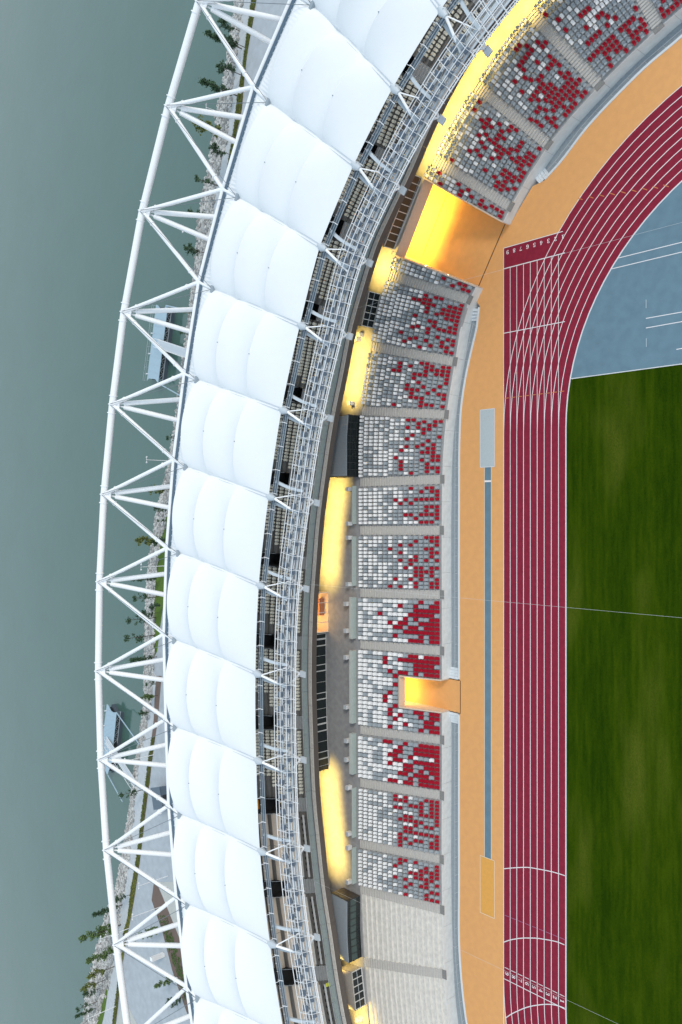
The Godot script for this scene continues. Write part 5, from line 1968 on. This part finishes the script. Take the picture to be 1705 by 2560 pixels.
func build_trees() -> void:
	var kinds := {
		"round": [crown_mesh(1, 900, 0.26, 0.30, 1.2, true), trunk_mesh(1, 0.3, 0.2), "leaf_dark"],
		"slim": [crown_mesh(2, 800, 0.12, 0.22, 1.3, false), trunk_mesh(2, 0.22, 0.1), "leaf_dark"],
		"cone": [crown_mesh(3, 1000, 0.19, 0.22, 1.4, false), trunk_mesh(3, 0.22, 0.15), "leaf_mid"],
		"sparse": [crown_mesh(4, 260, 0.17, 0.30, 0.8, true), trunk_mesh(4, 0.3, 0.14), "leaf_dark"],
		"olive": [crown_mesh(5, 620, 0.15, 0.28, 1.2, true), trunk_mesh(5, 0.28, 0.12), "leaf_olive"]}
	var words := {"round": "round dark green tree", "slim": "slim dark upright tree", "cone": "pointed mid green tree", "sparse": "thin sparse sapling", "olive": "yellowish green tree"}
	# foot of each tree in the photograph, height, kind, where it stands
	var T := [
		[600, 78, 5.4, "round", "topmost on the riverside path"], [613, 119, 5.4, "round", "second from top beside the hedge"], [604, 122, 9.0, "slim", "beside the second round one at the top"],
		[604, 188, 6.2, "round", "in the upper hedge, third from the top"], [594, 240, 9.4, "slim", "above the first lamp post"], [588, 345, 10.5, "olive", "leaning over the water beside the first lamp post"],
		[580, 388, 5.6, "round", "below the first lamp post"], [556, 468, 7.4, "sparse", "beside the stone bank, above the second ring node"], [530, 545, 6.4, "sparse", "level with the second ring node"], [520, 634, 6.2, "round", "nearest above the blue pontoon, by the roof edge"],
		[504, 785, 5.0, "olive", "beside the top end of the blue pontoon"], [498, 838, 5.4, "sparse", "beside the middle of the blue pontoon"], [462, 1098, 5.2, "sparse", "half hidden by the roof below the blue pontoon"],
		[436, 1225, 7.2, "olive", "on the bank where the lawn begins"], [432, 1270, 5.0, "round", "dark, at the upper end of the lawn"], [428, 1302, 4.0, "sparse", "small, beside the upper lawn"], [424, 1348, 8.8, "olive", "bright, reaching over the water by the lawn"], [428, 1352, 5.2, "round", "dark, beside the bright one on the lawn"],
		[404, 1442, 8.2, "slim", "reaching over the water beside the lawn's lamp post"], [396, 1492, 7.2, "sparse", "below the lawn's lamp post"], [412, 1514, 4.2, "round", "round-headed, on the lawn close to the roof"], [396, 1532, 4.8, "round", "small, at the middle of the lawn"], [390, 1544, 8.2, "sparse", "spindly, over the water beside the lawn"],
		[387, 1588, 8.4, "sparse", "spindly, at the lower end of the lawn"], [392, 1642, 7.2, "slim", "at the foot of the lawn"], [394, 1738, 6.0, "cone", "dark, above the lower pontoon"], [382, 1778, 3.8, "round", "small, level with the lower pontoon's top"], [366, 1972, 7.6, "sparse", "leaning past the lower gangway's foot"],
		[327, 2236, 4.8, "round", "compact, on the path below the gangway"], [306, 2262, 8.2, "slim", "slim, over the water near the bottom"], [302, 2312, 11.0, "cone", "tallest, over the stones near the bottom"], [298, 2372, 8.8, "cone", "broad dark, on the wide stones near the bottom"],
		[286, 2416, 7.6, "olive", "over the wide stones near the bottom"], [262, 2450, 6.8, "olive", "small, reaching the water near the bottom"], [252, 2470, 5.0, "round", "small dark, at the lower grass strip"], [244, 2503, 6.4, "sparse", "lowest, at the bottom left bank"], [240, 2520, 6.0, "slim", "lowest dark, at the bottom left corner"],
		[410, 2318, 7.8, "cone", "at the edge of the brown bed"], [446, 2440, 6.2, "cone", "dark, in the lower brown bed"], [468, 2488, 5.4, "round", "last, in the brown bed by the roof edge"], [402, 1705, 4.4, "sparse", "by the hedge above the lower pontoon"]]
	for t in T:
		var k: Array = kinds[t[3]]
		var o := thing("tree", "%s %s" % [words[t[3]], t[4]], "tree", "trees along the river bank")
		var s: float = t[2]
		o.transform = Transform3D(Basis(Vector3.UP, rng.randf() * TAU).scaled(Vector3(s * 0.95, s, s * 0.95)), U(t[0], t[1], BASE))
		part(o, "trunk", k[1], M.bark)
		part(o, "crown", k[0], M[k[2]])

func build_street_things() -> void:
	# tall double-headed lamp posts
	var lp := [[592, 298, "beside the stone bank at the top"], [532, 593, "where the bank meets the roof edge"], [440, 1153, "just below the blue pontoon"], [426, 1414, "on the lawn"], [384, 1887, "beside the lower gangway"], [322, 2321, "beside the tallest tree"], [404, 2266, "in the brown bed"], [291, 2515, "at the bottom left path"], [420, 2190, "on the plaza below the roof edge"]]
	for p in lp:
		var t := thing("street_lamp", "white two-headed street lamp " + p[2], "street lamp", "street lamps on the promenade")
		t.position = U(p[0], p[1], BASE)
		var m := MB.new()
		m.tube(Vector3.ZERO, Vector3(0, 8.0, 0), 0.09, 0.06, 8)
		part(t, "post", m, M.white_steel)
		m = MB.new()
		m.tube(Vector3(0, 7.95, -0.5), Vector3(0, 7.95, 0.5), 0.04, 0.04, 6)
		part(t, "arm", m, M.white_steel)
		for s in [-1.0, 1.0]:
			m = MB.new()
			m.tube(Vector3(0, 7.85, 0.62 * s), Vector3(0, 8.05, 0.62 * s), 0.26, 0.12, 10)
			part(t, "head", m, M.white_steel)
	# slate kiosk and white pylon on the plaza
	var m := MB.new()
	var p := U(414, 1990, BASE)
	var t := thing("kiosk", "dark slate kiosk on the plaza at the roof edge", "kiosk")
	t.position = p
	t.rotation.y = 0.3
	m.abox(Vector3(-2.0, 0, -2.4), Vector3(2.0, 2.4, 2.4))
	part(t, "walls", m, M.slate)
	m = MB.new()
	m.abox(Vector3(-2.2, 2.4, -2.6), Vector3(2.2, 2.55, 2.6))
	part(t, "roof", m, M.slate)
	m = MB.new()
	m.abox(Vector3(2.004, 0, -0.5), Vector3(2.03, 2.0, 0.5))
	part(t, "door", m, M.frame_dark)
	t = thing("pylon", "tall white square pylon standing alone on the plaza", "pylon")
	t.position = U(409, 2386, BASE)
	m = MB.new()
	m.abox(Vector3(-0.55, 0, -0.4), Vector3(0.55, 3.4, 0.4))
	part(t, "shaft", m, M.white_box)
	m = MB.new()
	m.abox(Vector3(-0.57, 3.4, -0.42), Vector3(0.57, 3.46, 0.42))
	part(t, "cap", m, M.white_steel)

# ---------------------------------------------------------------- pontoons
func build_river_things() -> void:
	pontoon(UL([[390, 762], [394, 763], [401, 773], [409, 773], [415, 764], [419, 766], [395, 958], [388, 948], [372, 946], [367, 952]], -2.6), "upper pale blue pontoon with notched ends and lattice side", UL([[419, 766], [395, 958]], -2.6), UL([[389, 764], [366, 952]], -2.6))
	pontoon(UL([[267, 1760], [271, 1764], [277, 1777], [283, 1781], [291, 1781], [283, 1860], [281, 1900], [268, 1938], [262, 1925], [250, 1922], [244, 1930], [258, 1830]], -2.6), "lower pale blue pontoon half hidden by the white ring tube", UL([[291, 1781], [283, 1860]], -2.6), UL([[266, 1762], [250, 1900]], -2.6))
	var gw := [[[394, 858], [470, 884], 17.0, "upper gangway from the pontoon to the bank", -2.5, -0.5], [[266, 1850], [338, 1960], 13.0, "lower gangway from the pontoon down to the bank", -2.5, -0.5]]
	for g in gw:
		var a := U(g[0][0], g[0][1], g[4])
		var b := U(g[1][0], g[1][1], g[5])
		var t := thing("gangway", g[3] as String, "gangway", "gangways to the pontoons")
		var d := (b - a)
		var side := Vector3(-d.z, 0, d.x).normalized()
		var m := MB.new()
		m.bar(a, b, 2.0, 0.2)
		part(t, "deck", m, M.pale_steel)
		for s in [-1.0, 1.0]:
			m = MB.new()
			var o: Vector3 = side * 1.02 * s + Vector3(0, 1.1, 0)
			m.bar(a + o, b + o, 0.08, 0.08)
			m.bar(a + o * Vector3(1, 0.1, 1), b + o * Vector3(1, 0.1, 1), 0.10, 0.14)
			for i in 12:
				var q := a.lerp(b, i / 11.0)
				m.bar(q + o, q + o - Vector3(0, 1.1, 0), 0.05, 0.05)
				if i < 11: m.bar(q + o - Vector3(0, 1.1, 0), a.lerp(b, (i + 1) / 11.0) + o, 0.04, 0.04)
			part(t, "railing", m, M.white_rail)
	var poles := [[[415, 764], [486, 779], "upper mooring boom of the upper pontoon"], [[399, 960], [452, 990], "lower mooring boom of the upper pontoon"], [[291, 1781], [352, 1866], "upper mooring boom of the lower pontoon"], [[270, 1938], [306, 2004], "lower mooring boom of the lower pontoon"]]
	for p in poles:
		var m := MB.new()
		m.tube(U(p[0][0], p[0][1], -2.5), U(p[1][0], p[1][1], -0.9), 0.16, 0.16, 8)
		solo("mooring_boom", m, M.barge_deck, "pale blue " + p[2], "boom", "mooring booms of the pontoons")

func pontoon(deck: Array, label: String, right: Array, left: Array) -> void:
	var t := thing("pontoon", label, "pontoon", "pontoons moored at the bank")
	var m := MB.new()
	m.slab(deck, -2.75, -2.6)
	part(t, "deck", m, M.barge_deck)
	# hull, a little smaller than the deck
	var c := Vector3.ZERO
	for p in deck: c += p / deck.size()
	var hull := []
	for p in deck: hull.append(c + (p - c) * 0.96)
	m = MB.new()
	m.slab(hull, WATER - 0.3, -3.9)
	part(t, "hull", m, M.barge_side)
	hull = []
	for p in deck: hull.append(c + (p - c) * 0.90)
	m = MB.new()
	m.slab(hull, -3.9, -2.75)
	part(t, "inner_deck_house", m, M.frame_dark)
	# lattice along the landward side
	m = MB.new()
	var a: Vector3 = right[0] + Vector3(-0.15, -0.1, 0)
	var b: Vector3 = right[1] + Vector3(-0.15, -0.1, 0)
	var n := int((b - a).length() / 1.1)
	m.bar(a - Vector3(0, 1.2, 0), b - Vector3(0, 1.2, 0), 0.25, 0.12)
	for i in n:
		var p := a.lerp(b, float(i) / n)
		var q := a.lerp(b, float(i + 1) / n)
		if i % 2 == 0: m.bar(p - Vector3(0, 0.05, 0), q - Vector3(0, 1.2, 0), 0.09, 0.09)
		else: m.bar(p - Vector3(0, 1.2, 0), q - Vector3(0, 0.05, 0), 0.09, 0.09)
		m.bar(p - Vector3(0, 0.05, 0), p - Vector3(0, 1.2, 0), 0.06, 0.06)
	part(t, "lattice", m, M.barge_lattice)
	m = MB.new()
	a = left[0]; b = left[1]
	m.tube(a + Vector3(0, 1.0, 0), b + Vector3(0, 1.0, 0), 0.03, 0.03, 5)
	m.tube(a + Vector3(0, 0.5, 0), b + Vector3(0, 0.5, 0), 0.02, 0.02, 5)
	for i in 12:
		var p := a.lerp(b, i / 11.0)
		m.tube(p, p + Vector3(0, 1.0, 0), 0.03, 0.03, 5)
	part(t, "railing", m, M.pale_steel)
	for i in 4:
		m = MB.new()
		var p := a.lerp(b, 0.1 + 0.27 * i) + Vector3(0.4, 0, 0)
		m.tube(p, p + Vector3(0, 0.5, 0), 0.14, 0.18, 8)
		part(t, "bollard", m, M.white_rail)
	for i in 9:      # deck seams standing proud as narrow battens
		m = MB.new()
		var p := a.lerp(b, (i + 0.7) / 10.0) + Vector3(0.8, 0.02, 0)
		var q := (right[0] as Vector3).lerp(right[1], (i + 0.7) / 10.0) + Vector3(-0.7, 0.02, 0)
		m.bar(p, q, 0.05, 0.03)
		part(t, "batten", m, M.barge_lattice)

# ---------------------------------------------------------------- cables strung over the field
func build_cables() -> void:
	for c in [[[775, 1461, 27.4], [1705, 1544.5, 27.4], 1.6, "thin cable crossing the field at the middle"], [[790, 2205, 13.4], [1545, 2560, 20.0], 1.5, "thin cable crossing the bottom of the stand and track"], [[893, 770, 13.4], [1705, 556, 20.0], 1.5, "thin cable crossing the wide gateway and blue area"]]:
		var a := U(c[0][0], c[0][1], c[0][2])
		var b := U(c[1][0], c[1][1], c[1][2])
		b = a + (b - a) * float(c[2])
		var m := MB.new()
		m.tube(a, b, 0.011, 0.011, 5)
		solo("overhead_cable", m, M.pale_cable, c[3], "cable", "overhead cables")
